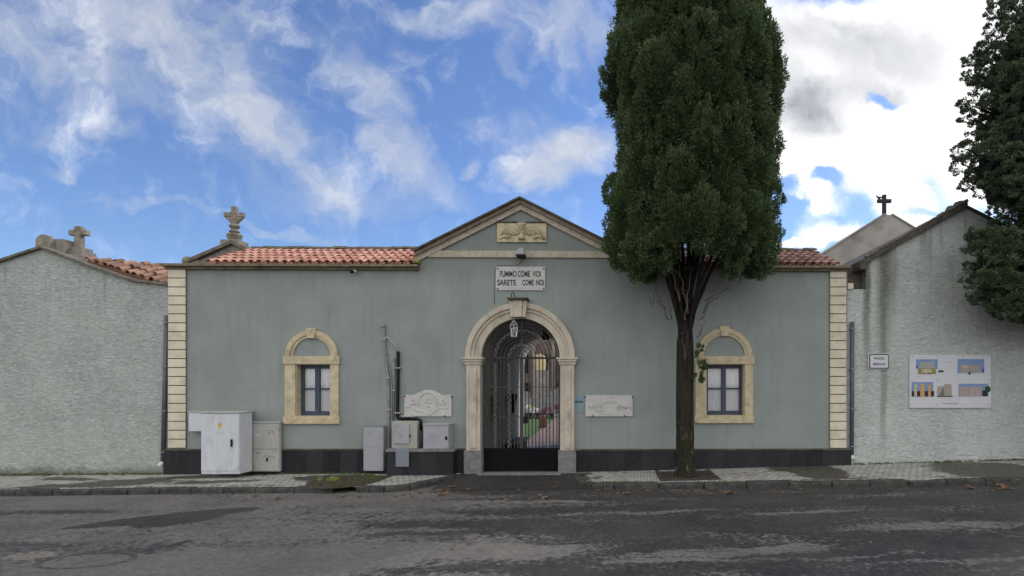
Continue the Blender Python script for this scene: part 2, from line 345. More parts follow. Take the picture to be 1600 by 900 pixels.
def m_road():
    m, t, b, pos = base_mat('asphalt')
    w = t.vm('MULTIPLY', t.vm('SUBTRACT', t.noise(pos, .9, 5, .62, col=True), (.5, .5, .5)), (2.2, .9, 0))
    pw = t.vm('ADD', pos, w)
    fine = t.noise(pos, 55, 4, .75); med = t.noise(pos, 12, 6, .68)
    streak = t.noise(t.vm('MULTIPLY', pos, (.42, 1.5, 1)), 1.2, 9, .70)
    def bl(px, py, rx, ry, a, d, inner=.3):
        X, Y = Gd(px, py, -.12); return t.blob(pw, X, Y, rx, ry, a, d, inner)
    def sm(ls):
        o = ls[0]
        for l in ls[1:]: o = t.math('ADD', o, l)
        return o
    def seg(xa, ya, xb, yb, wd, d, inner=.5):
        A = Vector((*Gd(xa, ya, -.12), 0)); B2 = Vector((*Gd(xb, yb, -.12), 0)); c = (A+B2)/2; e = B2-A
        return t.blob(t.vm('ADD', pos, t.vm('MULTIPLY', w, (.3, .3, 0))), c.x, c.y, e.length/2, wd, math.degrees(math.atan2(e.y, e.x)), d, inner)
    spx = t.new('ShaderNodeSeparateXYZ'); t.put(spx.inputs[0], pw)
    left = t.ramp(spx.outputs[0], 0, -5.5, 0, .50)
    dry = sm([left, bl(330, 885, 3.4, 1.0, 4, .5), bl(560, 865, 2.4, .9, 8, .45), bl(700, 785, 6, .4, 0, .3), bl(810, 862, 2.0, .45, 0, .75), bl(1210, 858, 2.3, .30, 2, .85), bl(1060, 868, 1.2, .22, 0, .5),
              bl(1480, 822, 2.6, .35, 0, .5), bl(1010, 800, 2.4, .22, 0, .45), bl(1290, 800, 2.0, .16, 0, .55), bl(840, 784, 2.0, .16, 0, .6), bl(1050, 877, 1.2, .1, 0, .6), bl(1540, 876, 1.6, .14, 0, .5), bl(120, 785, 5, .35, 0, .4), bl(1250, 872, 3, .12, 0, .3)])
    wet = sm([seg(90, 827, 420, 792, .42, 1.3, .75), seg(190, 826, 370, 802, .45, .8, .5), seg(230, 858, 310, 842, .12, .9), bl(700, 818, 2.4, .5, 0, .45), bl(830, 800, 2, .5, 0, .3), bl(640, 835, 1.6, .2, 4, .5), bl(810, 765, 2.4, .7, 0, .8), bl(100, 862, 2.2, .7, 0, .35), bl(60, 800, 2.2, .3, 0, .4),
              bl(1350, 784, 7, .35, 0, .35), bl(1000, 825, 4, .5, 0, .35), bl(1500, 850, 4, .5, 0, .3), bl(1100, 775, 9, .25, 0, .5)])
    v = t.math('ADD', t.math('SUBTRACT', dry, wet), t.math('MULTIPLY', t.math('SUBTRACT', streak, .5), 2.0))
    v = t.math('ADD', v, t.math('MULTIPLY', t.math('SUBTRACT', med, .5), 1.9))
    v = t.math('ADD', v, t.math('MULTIPLY', t.math('SUBTRACT', fine, .5), 1.3))
    big = t.noise(pos, .7, 5, .6)
    lo = t.mix(t.ramp(med, .3, .7), (.034, .032, .031), (.070, .066, .062)); lo = t.mix(t.ramp(big, .4, .65, 0, .5), lo, (.085, .080, .073))
    hi = t.mix(t.ramp(med, .3, .7), (.140, .130, .117), (.215, .202, .184))
    f = t.ramp(v, .08, .46)
    hi = t.mix(t.ramp(big, .42, .68, 0, .45), hi, (.10, .093, .084))
    cc = t.mix(f, lo, hi)
    cc = t.mix(t.ramp(fine, .58, .72, 0, .35), cc, (.16, .15, .14))
    # pale concrete patch and round iron cover scar on the left
    X, Y = Gd(48, 868, -.12)
    pp = t.math('MULTIPLY', t.blob(t.vm('ADD', pos, t.vm('MULTIPLY', w, (.12, .3, 0))), X, Y, .42, .24, 0, .85, .7), t.ramp(med, .38, .55, .2, 1))
    cc = t.mix(pp, cc, (.27, .235, .19))
    X, Y = Gd(135, 876, -.12)
    dd = t.vm('LENGTH', t.vm('MULTIPLY', t.vm('SUBTRACT', t.vm('ADD', pos, t.vm('MULTIPLY', w, (.08, .12, 0))), (X, Y, 0)), (1/.62, 1/.36, 0)))
    ring = t.ramp(t.math('ABSOLUTE', t.math('SUBTRACT', dd, 1)), .14, .04)
    cc = t.mix(t.math('MULTIPLY', ring, t.ramp(med, .40, .58, 0, .8)), cc, (.03, .03, .03))
    vor = t.new('ShaderNodeTexVoronoi', feature='DISTANCE_TO_EDGE'); t.put(vor.inputs['Vector'], t.vm('ADD', pos, t.vm('MULTIPLY', w, (.35, .5, 0)))); vor.inputs['Scale'].default_value = .55
    crk = t.math('MULTIPLY', t.ramp(vor.outputs[0], .012, .003), t.ramp(t.noise(pos, .6, 4, .6), .50, .64, 0, .7)); cc = t.mix(crk, cc, (.02, .02, .02))
    t.put(b.inputs['Base Color'], cc)
    t.put(b.inputs['Roughness'], t.ramp(f, 0, 1, .62, .93)); b.inputs['Specular IOR Level'].default_value = .22
    bn = t.new('ShaderNodeBump'); bn.inputs['Strength'].default_value = .6; bn.inputs['Distance'].default_value = .012
    t.put(bn.inputs['Height'], t.math('ADD', t.math('MULTIPLY', fine, .6), med)); t.l.new(bn.outputs[0], b.inputs['Normal'])
    return m
M['road'] = m_road()
def m_walk():
    m, t, b, pos = base_mat('small_stone_paving')
    r = t.new('ShaderNodeVectorRotate', rotation_type='Z_AXIS'); t.put(r.inputs['Vector'], pos); r.inputs['Angle'].default_value = R(4)
    wv = t.vm('MULTIPLY', t.vm('SUBTRACT', t.noise(pos, 2.2, 3, .6, col=True), (.5, .5, .5)), (.06, .06, 0))
    v = t.vm('ADD', r.outputs[0], wv)
    br = t.new('ShaderNodeTexBrick'); t.put(br.inputs['Vector'], v); br.offset = .5; br.inputs['Scale'].default_value = 1
    br.inputs['Mortar Size'].default_value = .014; br.inputs['Mortar Smooth'].default_value = .4; br.inputs['Brick Width'].default_value = .17; br.inputs['Row Height'].default_value = .17
    br.inputs['Color1'].default_value = (.30, .29, .262, 1); br.inputs['Color2'].default_value = (.50, .485, .45, 1); br.inputs['Mortar'].default_value = (.085, .078, .062, 1)
    n = t.noise(pos, 6, 6, .65); cc = t.mix(t.ramp(n, .3, .7, 0, .4), br.outputs[0], (.52, .50, .46))
    w = t.vm('MULTIPLY', t.vm('SUBTRACT', t.noise(pos, 1.3, 5, .65, col=True), (.5, .5, .5)), (2.0, 1.0, 0)); pw = t.vm('ADD', pos, w)
    def bl(px, py, rx, ry, a, d):
        X, Y = Gd(px, py, 0); return t.blob(pw, X, Y, rx, ry, a, d, .35)
    ls = [bl(150, 757, 2.4, .5, 14, 1.2), bl(110, 748, 1.6, .35, -8, .9), bl(250, 748, 2.0, .45, 20, 1.2), bl(340, 752, 1.5, .35, 16, 1.1), bl(520, 748, 1.4, .9, 0, 1), bl(20, 742, 2, .25, 0, .7), bl(1275, 736, 1.0, 2.2, 0, 1.6), bl(1240, 732, .9, .9, 0, 1), bl(1540, 733, 1.7, 1.8, 10, 1.4), bl(1330, 724, 3, .2, 0, .7),
          bl(905, 745, .55, 1, 0, 1), bl(1150, 741, .6, .25, 0, .4), bl(1580, 742, .8, .4, 0, .7), bl(700, 748, .6, .5, 30, .9), bl(1000, 752, 4, .1, 0, .5), bl(1200, 752, 7, .12, 0, .5), bl(400, 742, .8, .3, 0, .7)]
    s = ls[0]
    for l in ls[1:]: s = t.math('ADD', s, l)
    s = t.math('ADD', s, t.math('MULTIPLY', t.math('SUBTRACT', n, .5), 2.6))
    s = t.math('ADD', s, t.math('MULTIPLY', t.math('SUBTRACT', t.noise(t.vm('MULTIPLY', pos, (.5, 1.6, 1)), 1.2, 6, .6), .5), 2.6))
    s = t.ramp(s, .28, .62, 0, .9)
    dark = t.mix(t.ramp(n, .35, .65), (.035, .033, .028), (.085, .075, .05))
    cc = t.mix(s, cc, dark)
    t.put(b.inputs['Base Color'], cc); t.put(b.inputs['Roughness'], t.ramp(s, 0, .8, .9, .55)); b.inputs['Specular IOR Level'].default_value = .25
    bn = t.new('ShaderNodeBump'); bn.inputs['Strength'].default_value = .6; bn.inputs['Distance'].default_value = .015
    t.put(bn.inputs['Height'], t.math('SUBTRACT', n, br.outputs['Fac'])); t.l.new(bn.outputs[0], b.inputs['Normal'])
    return m
M['walk'] = m_walk()
M['kerb'] = mat('lava_stone_kerb', (.050, .050, .049), .85, .45, 5, .8, 22, dirt=(.12, .115, .08), dscale=3, damt=.6)
M['apron'] = mat('dark_wet_asphalt', (.040, .038, .036), .6, .3, 8, .6, 60, dirt=(.07, .062, .05), dscale=2, damt=.6)
M['ground'] = mat('earth', (.10, .095, .08), .95, .2, 1)

# ------------------------------------------------------------------ mesh helpers
class MB:
    def __init__(s): s.v = []; s.f = []
    def add(s, vs, fs):
        o = len(s.v); s.v += [tuple(p) for p in vs]; s.f += [tuple(i+o for i in f) for f in fs]; return s
    def box(s, x0, x1, y0, y1, z0, z1):
        if x0 > x1: x0, x1 = x1, x0
        if y0 > y1: y0, y1 = y1, y0
        if z0 > z1: z0, z1 = z1, z0
        return s.add([(x0,y0,z0),(x1,y0,z0),(x1,y1,z0),(x0,y1,z0),(x0,y0,z1),(x1,y0,z1),(x1,y1,z1),(x0,y1,z1)],
                     [(0,3,2,1),(4,5,6,7),(0,1,5,4),(1,2,6,5),(2,3,7,6),(3,0,4,7)])
    def prism(s, pts, y0, y1):
        """pts = (x,z) outline counter-clockwise seen from the street, extruded from y0 to y1"""
        n = len(pts)
        a = sum(pts[i][0]*pts[(i+1)%n][1]-pts[(i+1)%n][0]*pts[i][1] for i in range(n))
        if a < 0: pts = pts[::-1]
        vs = [(p[0], y0, p[1]) for p in pts] + [(p[0], y1, p[1]) for p in pts]
        fs = [tuple(range(n)), tuple(range(2*n-1, n-1, -1))] + [(i, i+n, (i+1)%n+n, (i+1)%n) for i in range(n)]
        return s.add(vs, fs)
    def ring(s, cx, cz, ri, ro, y0, y1, a0=0, a1=180, n=32):
        """curved band as a closed solid"""
        vs = []; fs = []
        for i in range(n+1):
            a = R(a0+(a1-a0)*i/n); ca, sa = math.cos(a), math.sin(a)
            vs += [(cx+ri*ca, y0, cz+ri*sa), (cx+ro*ca, y0, cz+ro*sa), (cx+ro*ca, y1, cz+ro*sa), (cx+ri*ca, y1, cz+ri*sa)]
        for i in range(n):
            for k in range(4):
                fs.append((4*i+k, 4*i+(k+1)%4, 4*i+4+(k+1)%4, 4*i+4+k))
        fs += [(3,2,1,0), (4*n, 4*n+1, 4*n+2, 4*n+3)]
        return s.add(vs, fs)
    def tube(s, pts, r, n=8, cap=True):
        pts = [Vector(p) for p in pts]
        rs = r if isinstance(r, (list, tuple)) else [r]*len(pts)
        o = len(s.v); up = None
        for i, p in enumerate(pts):
            d = (pts[min(i+1, len(pts)-1)]-pts[max(i-1, 0)]).normalized()
            if up is None:
                up = Vector((0, 0, 1)) if abs(d.z) < .9 else Vector((0, 1, 0))
            a = d.cross(up).normalized(); b_ = a.cross(d).normalized(); up = b_
            for k in range(n):
                t = 2*PI*k/n; q = p + (a*math.cos(t)+b_*math.sin(t))*rs[i]
                s.v.append(tuple(q))
        for i in range(len(pts)-1):
            for k in range(n):
                s.f.append((o+i*n+k, o+i*n+(k+1)%n, o+(i+1)*n+(k+1)%n, o+(i+1)*n+k))
        if cap:
            s.f.append(tuple(o+k for k in range(n))[::-1]); e = o+(len(pts)-1)*n; s.f.append(tuple(e+k for k in range(n)))
        return s
    def lathe(s, cx, cy, prof, n=16):
        """prof = [(r,z)] bottom to top"""
        o = len(s.v)
        for (r, z) in prof:
            for k in range(n):
                t = 2*PI*k/n; s.v.append((cx+r*math.cos(t), cy+r*math.sin(t), z))
        for i in range(len(prof)-1):
            for k in range(n):
                s.f.append((o+i*n+k, o+i*n+(k+1)%n, o+(i+1)*n+(k+1)%n, o+(i+1)*n+k))
        s.f.append(tuple(o+k for k in range(n))[::-1]); e = o+(len(prof)-1)*n; s.f.append(tuple(e+k for k in range(n)))
        return s
    def build(s, name, m, parent=None, smooth=False, bevel=0):
        off = root_loc(parent)
        me = bpy.data.meshes.new(name)
        me.from_pydata([(x-off[0], y-off[1], z-off[2]) for x, y, z in s.v], [], s.f)
        me.validate(); me.update()
        me.materials.append(M[m] if isinstance(m, str) else m)
        if smooth:
            for p in me.polygons: p.use_smooth = True
        o = bpy.data.objects.new(name, me); C.objects.link(o)
        if parent is not None:
            o.parent = parent
        if bevel:
            b = o.modifiers.new('bevel', 'BEVEL'); b.width = bevel; b.segments = 2; b.limit_method = 'ANGLE'
        return o
def root_loc(p):
    x = Vector((0, 0, 0))
    while p is not None: x = x + p.location; p = p.parent
    return x
def thing(name, label, cat, loc=(0, 0, 0), group=None):
    o = bpy.data.objects.new(name, None); C.objects.link(o); o.location = loc; o.empty_display_size = .2
    return tag(o, label, cat, group)
def tag(o, label, cat, group=None):
    o['label'] = label; o['category'] = cat
    if group: o['group'] = group
    return o
def struct(o): o['kind'] = 'structure'; return o
def text(s, name, m, X, Z, Y, size, sx=1.0, parent=None, depth=.002, align='CENTER'):
    cu = bpy.data.curves.new(name, 'FONT'); cu.body = s; cu.size = size; cu.extrude = depth; cu.align_x = align; cu.align_y = 'CENTER'; cu.offset = size*.022
    tmp = bpy.data.objects.new('tmp_text', cu); C.objects.link(tmp)
    bpy.context.view_layer.update()
    me = bpy.data.meshes.new_from_object(tmp.evaluated_get(bpy.context.evaluated_depsgraph_get()))
    bpy.data.objects.remove(tmp); bpy.data.curves.remove(cu)
    off = root_loc(parent)
    me.transform(Matrix.Translation((X-off[0], Y-off[1], Z-off[2])) @ Matrix.Rotation(R(90), 4, 'X') @ Matrix.Diagonal((sx, 1, 1, 1)))
    me.materials.clear(); me.materials.append(M[m]); me.name = name
    o = bpy.data.objects.new(name, me); C.objects.link(o); o.parent = parent
    return o
def pp(px, py, Y): return W(px, py, Y)

# ------------------------------------------------------------------ ground, road, pavement
def zgrid(name, xs, yfun, m, dz, ny=2, dz2=None):
    """sheet along the street; yfun(X) -> (y0, y1); dz at y0, dz2 at y1"""
    if dz2 is None: dz2 = dz
    vs = []; fs = []
    for X in xs:
        y0, y1 = yfun(X)
        for j in range(ny):
            t = j/(ny-1); vs.append((X, y0+(y1-y0)*t, gz(X)+dz+(dz2-dz)*t))
    for i in range(len(xs)-1):
        for j in range(ny-1):
            fs.append((i*ny+j, (i+1)*ny+j, (i+1)*ny+j+1, i*ny+j+1))
    b = MB(); b.add(vs, fs); return struct(b.build(name, m))
def lin(a, b, n): return [a+(b-a)*i/(n-1) for i in range(n)]
zgrid('ground', [-1500, -300, -60] + lin(-30, -1.0, 8) + lin(0, 22, 12) + [60, 300, 1500], lambda X: (-1500, 1500), 'ground', -.30)
zgrid('road', [-90, -60] + lin(-40, -1, 14) + lin(0, 22, 12) + [40, 90], lambda X: (-24, -.2), 'road', -.12, 5)
# kerb line: back edge of the carriageway; the gate ramp lies between the two kerb ends
kl = [(-32, -2.55), (-20, -2.55)] + [Gd(px, py) for px, py in ((200, 765), (400, 763), (520, 762))]
kl2 = [Gd(px, py) for px, py in ((556, 762), (600, 762), (640, 759), (668, 753), (690, 748), (708, 744))] + [(WX(722), -.30)]
kr = [(WX(898), -.30), Gd(901, 748), Gd(908, 753), Gd(925, 756.5), Gd(960, 757), Gd(1100, 756), Gd(1300, 753.5), Gd(1600, 749)] + [(20, -3.2), (34, -3.2)]
def poly_y(pts, X):
    pts = sorted(pts)
    if X <= pts[0][0]: return pts[0][1]
    for (a, b), (c, d) in zip(pts, pts[1:]):
        if a <= X <= c: return b + (d-b)*(X-a)/(c-a+1e-9)
    return pts[-1][1]
allL = kl + kl2
xs = sorted(set(lin(-32, kl2[-1][0], 90) + [p[0] for p in allL]))
zgrid('pavement', xs, lambda X: (poly_y(allL, X)+.1, .35), 'walk', 0.0, 2)
xs = sorted(set(lin(kr[0][0], 34, 120) + [p[0] for p in kr]))
zgrid('pavement', xs, lambda X: (poly_y(kr, X)+.1, .35), 'walk', 0.0, 2)
zgrid('gate_ramp', lin(WX(708), WX(915), 20), lambda X: (-1.9, -.02), 'apron', -.112, 6, .0)
def resample(pts, step):
    out = [Vector((*pts[0], 0))]; segs = []
    for a, b in zip(pts, pts[1:]):
        a = Vector((*a, 0)); b = Vector((*b, 0)); L = (b-a).length; n = max(1, round(L/step))
        for i in range(1, n+1): out.append(a.lerp(b, i/n))
    return out
def kerb(pts, step, width, flip=1):
    b = MB(); P = resample(pts, step)
    for i in range(len(P)-1):
        a, c = P[i], P[i+1]; d = (c-a).normalized(); nrm = Vector((-d.y, d.x, 0))
        g = .012; a2 = a+d*g; c2 = c-d*g
        dz = random.uniform(-.012, .014); j = random.uniform(-.012, .012)
        za, zc_ = gz(a.x)+dz, gz(c.x)+dz
        f0, f1 = a2-nrm*(.02+j), c2-nrm*(.02+j); b0, b1 = a2+nrm*width, c2+nrm*width
        ft0, ft1 = f0+nrm*.03, f1+nrm*.03
        vs = [(f0.x, f0.y, za-.2), (f1.x, f1.y, zc_-.2), (b1.x, b1.y, zc_-.2), (b0.x, b0.y, za-.2),
              (f0.x, f0.y, za-.02), (f1.x, f1.y, zc_-.02), (ft0.x, ft0.y, za+.012), (ft1.x, ft1.y, zc_+.012), (b1.x, b1.y, zc_+.012), (b0.x, b0.y, za+.012)]
        b.add(vs, [(0,1,5,4), (4,5,7,6), (6,7,8,9), (1,2,8,7,5), (2,3,9,8), (3,0,4,6,9), (0,3,2,1)])
    return struct(b.build('kerb', 'kerb'))
kerb(kl, .85, .17); kerb(kl2, .4, .2); kerb(kr[:5], .3, .24); kerb(kr[4:], .9, .24)
# broken bay in the left pavement where the kerb stone is missing: bare earth
xa, xb = Gd(462, 760)[0], Gd(575, 760)[0]
def brokeny(X):
    t = (X-xa)/(xb-xa); w = math.sin(PI*min(max(t, 0), 1))**.5
    return (-1.25-1.05*w, -.35-.1*math.sin(9*t))
zgrid('bare_earth', lin(xa, xb, 24), brokeny, 'soil', .006)
# tree pit
px0, px1 = Gd(1032, 742)[0], Gd(1112, 742)[0]
zgrid('tree_pit_earth', lin(px0, px1, 8), lambda X: (-1.60, -.35), 'soil', .008)
b = MB(); zc0 = gz((px0+px1)/2)
for (x0, x1, y0, y1) in ((px0-.1, px0, -1.7, -.3), (px1, px1+.1, -1.7, -.3), (px0-.1, px1+.1, -1.8, -1.7)):
    b.box(x0, x1, y0, y1, zc0-.1, zc0+.03)
struct(b.build('tree_pit_edge', 'kerb'))
# cemetery ground behind the gatehouse
cb_ = MB(); cb_.add([(-60, .4, -.015), (60, .4, -.015), (60, 120, -.015), (-60, 120, -.015)], [(0,1,2,3)]); struct(cb_.build('cemetery_ground', 'court'))
cb_ = MB(); cb_.add([(-3.55, 7.9, -.009), (1.2, 7.9, -.009), (1.2, 40, -.009), (-3.75, 40, -.009)], [(0,1,2,3)]); struct(cb_.build('cemetery_path', 'red_path'))
cb_ = MB(); cb_.add([(-3.6, 8.2, -.010), (-3.85, 24, -.010), (-14, 24, -.010), (-14, 8.2, -.010)], [(0,1,2,3)]); struct(cb_.build('cemetery_lawn', 'grass_court'))

# ------------------------------------------------------------------ gatehouse
gh = thing('gatehouse', 'grey-green plastered cemetery gatehouse with red tiled wings and central pediment over an arched gateway', 'gatehouse', (WX(814), 0, 0))
XL, XR = WX(262), WX(1324)
XC = WX(814); ZS = WZ(814, 559); RI = (WX(875)-WX(753))/2; RO = (WX(899)-WX(729))/2
PXL, PXR = WX(655), WX(971)                          # the taller middle
ZE = WZ(500, 421)                                    # underside of the eaves cornice
ZP = WZ(814, 403)                                    # underside of string course
ZA = WZ(814, 318)                                    # apex of plaster
WT = .35                                             # wall thickness
wins = []
for (a, bb, t_, s__) in ((463, 517, 569, 651), (1103, 1163, 569, 650)):
    wins.append((WX(a), WX(bb), WZ(a, s__), WZ(a, t_)))
w = MB()
def wallseg(x0, x1, z0, z1): w.box(x0, x1, 0, WT, z0, z1)
zb = -.35
(l0, l1, lz0, lz1), (r0, r1, rz0, rz1) = wins
wallseg(XL, l0, zb, ZE); wallseg(l0, l1, zb, lz0); wallseg(l0, l1, lz1, ZE); wallseg(l1, XC-RO, zb, ZE)
wallseg(XC+RO, r0, zb, ZE); wallseg(r0, r1, zb, rz0); wallseg(r0, r1, rz1, ZE); wallseg(r1, XR, zb, ZE)
# around the arch
arc = [(XC+RI*math.cos(R(a)), ZS+RI*math.sin(R(a))) for a in range(0, 181, 5)]
w.prism([(XC+RO, ZS), (XC+RO, ZE), (XC-RO, ZE), (XC-RO, ZS)] + arc[::-1], 0, WT)
w.box(XC-RO, XC-RI, 0, WT, zb, ZS); w.box(XC+RI, XC+RO, 0, WT, zb, ZS)
# middle above the eaves up to the pediment
zr = WZ(655, 396)
w.prism([(PXL, ZE), (PXR, ZE), (PXR, zr), (XC, ZA), (PXL, zr)], 0, WT)
w.build('wall', 'plaster', gh)
# end and back walls so the building has a body
e = MB()
e.box(XL, XL+WT, WT, 4.6, zb, ZE); e.box(XR-WT, XR, WT, 4.6, zb, ZE)
e.box(XL+WT, XC-RI-.35, 4.25, 4.6, zb, ZE); e.box(XC+RI+.35, XR-WT, 4.25, 4.6, zb, ZE)
e.build('rear_wall', 'plaster', gh)
# passage
LP = 7.6
v = MB()
v.box(XC-RI-.35, XC-RI, WT, LP-1.7, -.02, ZS); v.box(XC+RI, XC+RI+.35, WT, LP-1.7, -.02, ZS)
v.prism([(XC+RI+.35, ZS), (XC+RI+.35, ZS+RI+.5), (XC-RI-.35, ZS+RI+.5), (XC-RI-.35, ZS)] + arc[::-1], WT, LP-1.7)
v.build('passage_vault', 'pass_wall', gh)
v = MB()
v.box(XC-RI-.4, XC-RI+.02, LP-1.7, LP, -.02, ZS); v.box(XC+RI-.02, XC+RI+.4, LP-1.7, LP, -.02, ZS)
arc2 = [(XC+(RI-.02)*math.cos(R(a)), ZS+(RI-.02)*math.sin(R(a))) for a in range(0, 181, 5)]
v.prism([(XC+RI+.4, ZS), (XC+RI+.4, ZS+RI+.5), (XC-RI-.4, ZS+RI+.5), (XC-RI-.4, ZS)] + arc2[::-1], LP-1.7, LP)
v.build('passage_end_arch', 'pass_sunlit', gh)
v = MB(); v.box(XC-RI, XC+RI, -.02, LP, -.06, -.004); v.build('passage_floor', 'grey_stone', gh)
# plinth
pz = WZ(500, 703)
p = MB()
for (a, bb, na, nb) in ((257, 727, 0, 0), (897, 1329, 0, 0)):
    x0, x1 = WX(a), WX(bb)
    p.box(x0, x1, -.045, -.002, zb, WZ((a+bb)/2, 703.5)); 
p.build('plinth', 'plinth', gh)
p = MB()
for (a, bb) in ((257, 727), (897, 1329)): p.box(WX(a), WX(bb), -.06, -.002, WZ((a+bb)/2, 703.3), WZ((a+bb)/2, 701))
p.build('plinth_cap', 'rake_dark', gh)
# quoin strips
for (a, bb) in ((265, 292), (1296, 1321)):
    x0, x1 = WX(a), WX(bb); z0 = WZ(a, 700); z1 = WZ(a, 421)
    q = MB(); q.box(x0+.01, x1-.01, -.03, -.002, z0, z1); back = q.build('quoin_backing', 'joint', gh)
    q = MB(); n = 20
    for i in range(n):
        za = z0+(z1-z0)*i/n; zb_ = z0+(z1-z0)*(i+1)/n
        q.box(x0, x1, -.055-random.uniform(0, .004), -.031, za+.012, zb_-.012)
    q.build('quoin_strip', 'cream', gh, bevel=.006)
# eaves cornices
for (a, bb) in ((258, 656), (972, 1326)):
    x0, x1 = WX(a), WX(bb); k = MB()
    k.box(x0+.06, x1-(.0 if a < 300 else .06), -.10, -.002, ZE-.02, ZE+.045); k.box(x0, x1, -.20, WT, ZE+.045, ZE+.12)
    k.build('cornice', 'cornice', gh, bevel=.01)
# string course and raking cornice
k = MB(); k.box(PXL, PXR, -.05, -.002, ZP, WZ(814, 392.5)); k.build('string_course', 'string_stone', gh, bevel=.008)
def rake(off0, off1, y0, y1, m, name, inset=0):
    """band between two lines parallel to the gable slope, offsets in metres below the top line"""
    ax, az = XC, WZ(814, 311); lx, lz = WX(650), WZ(650, 393); rx, rz = WX(977), WZ(977, 393)
    k = MB()
    for (ex, ez) in ((lx, lz), (rx, rz)):
        d = Vector((ex-ax, ez-az)); L = d.length
        sl = abs(d.y/d.x); cosv = 1/math.sqrt(1+sl*sl)
        o0, o1 = off0/cosv, off1/cosv
        k.prism([(ax, az-o0), (ex, ez-o0), (ex, ez-o1), (ax, az-o1)], y0, y1)
    k.build(name, m, gh)
rake(0, .05, -.26, .30, 'rake_dark', 'pediment_coping')
rake(.0501, .14, -.16, -.002, 'rake_brown', 'raking_cornice')
rake(.1401, .285, -.07, -.002, 'string_stone', 'raking_band')
# roof of the middle and tiled wings
k = MB()
ax, az = XC, WZ(814, 311)-.075; lx, lz = WX(652), WZ(650, 393)-.08; rx = WX(975)
k.prism([(ax, az), (lx, lz), (lx, lz-.1), (ax, az-.1)], .301, LP); k.prism([(ax, az), (rx, lz), (rx, lz-.1), (ax, az-.1)], .301, LP)
k.build('pavilion_roof', 'tile_old', gh)
k = MB(); k.box(XC-RI-.75, XC-RI-.36, 4.61, LP, -.02, ZE-.1); k.box(XC+RI+.36, XC+RI+.75, 4.61, LP, -.02, ZE-.1)
k.prism([(XC-RI-.75, ZE-.1), (XC+RI+.75, ZE-.1), (XC+RI+.75, ZE), (XC, ZA-.4), (XC-RI-.75, ZE)], LP-.3, LP); k.build('rear_pavilion_wall', 'plaster', gh)

def barrel(mb, o, u, s, n, r0, r1, L, seg=7, up=1, th=.014):
    """one curved tile: o start at the low end, u across, s up the slope, n outward"""
    vs = []; fs = []
    for (t, r) in ((0, r0), (1, r1)):
        for k in range(seg+1):
            a = PI*k/seg; q = o + s*(L*t) + u*(r*math.cos(a)) + n*(up*r*.85*math.sin(a)); vs.append(q)
        for k in range(seg+1):
            a = PI*k/seg; q = o + s*(L*t) + u*((r-th)*math.cos(a)) + n*(up*(r-th)*.85*math.sin(a)); vs.append(q)
    m = seg+1
    for k in range(seg):
        fs.append((k, k+1, 2*m+k+1, 2*m+k))
        fs.append((m+k, 3*m+k, 3*m+k+1, m+k+1))
        fs.append((k, m+k, m+k+1, k+1))
    mb.add(vs, fs)
def tile_roof(origin, udir, sdir, width, depth, parent, m, pitch=.2325, row=.40, ridge=True, jit=.010, name='tiles', taper=1.0):
    o = Vector(origin); u = Vector(udir).normalized(); s = Vector(sdir).normalized(); n = u.cross(s).normalized()
    if n.z < 0: n = -n
    bed = MB(); q = [o-n*.02, o+u*width-n*.02, o+u*width+s*depth-n*.02, o+s*depth*taper-n*.02]; q2 = [a-n*.06 for a in q]
    bed.add(q+q2, [(0,1,2,3), (7,6,5,4), (0,4,5,1), (1,5,6,2), (2,6,7,3), (3,7,4,0)]); bed.build(name[:-1]+'_bed', 'tile_bed', parent)
    mb = MB(); cols = int(width/pitch); rows = int(math.ceil(depth/row))
    for i in range(cols+1):
        for j in range(rows):
            L = min(row+.07, depth*(taper+(1-taper)*i/cols)-j*row+.04)
            if L < .12: continue
            dv = u*random.uniform(-jit, jit) + n*random.uniform(0, jit)
            tilt = (s + n*(-.05) + u*random.uniform(-.02, .02)).normalized()
            c = o + u*(i*pitch) + s*(j*row-.03) + dv
            if i < cols:                                   # channel tile
                barrel(mb, c+u*(pitch/2)+n*.062, u, tilt, n, .098, .080, L, 6, -1)
            barrel(mb, c+n*.048, u, tilt, n, .092, .072, L, 7, 1)
    t = mb.build(name, m, parent, smooth=False)
    if ridge:
        rb = MB()
        for i in range(int(width/.36)+1):
            c = o + s*(depth+.02) + u*(i*.36) + n*.055 + Vector((0, 0, random.uniform(-.01, .02)))
            if (c-o).dot(u) + .36 > width+.12: continue
            f = Vector(s.x if 0 else (0, 1, 0)); barrel(rb, c, Vector((s.x, s.y, 0)).normalized() if abs(s.y)+abs(s.x) > 0 else f, u, Vector((0, 0, 1)), .115, .10, .40, 8, 1, .02)
        rb.build('ridge', 'ridge', parent)
    return t
RD = 1.72; rise = WZ(500, 393, RD)-(ZE+.12)
sl = Vector((0, RD+.12, rise)); SL = sl.length
tile_roof((WX(333), -.12, ZE+.125), (1, 0, 0), sl, WX(655)-WX(333)-.02, SL, gh, 'tile')
tile_roof((WX(974), -.12, ZE+.125), (1, 0, 0), sl, WX(1305)-WX(974), SL, gh, 'tile_old')
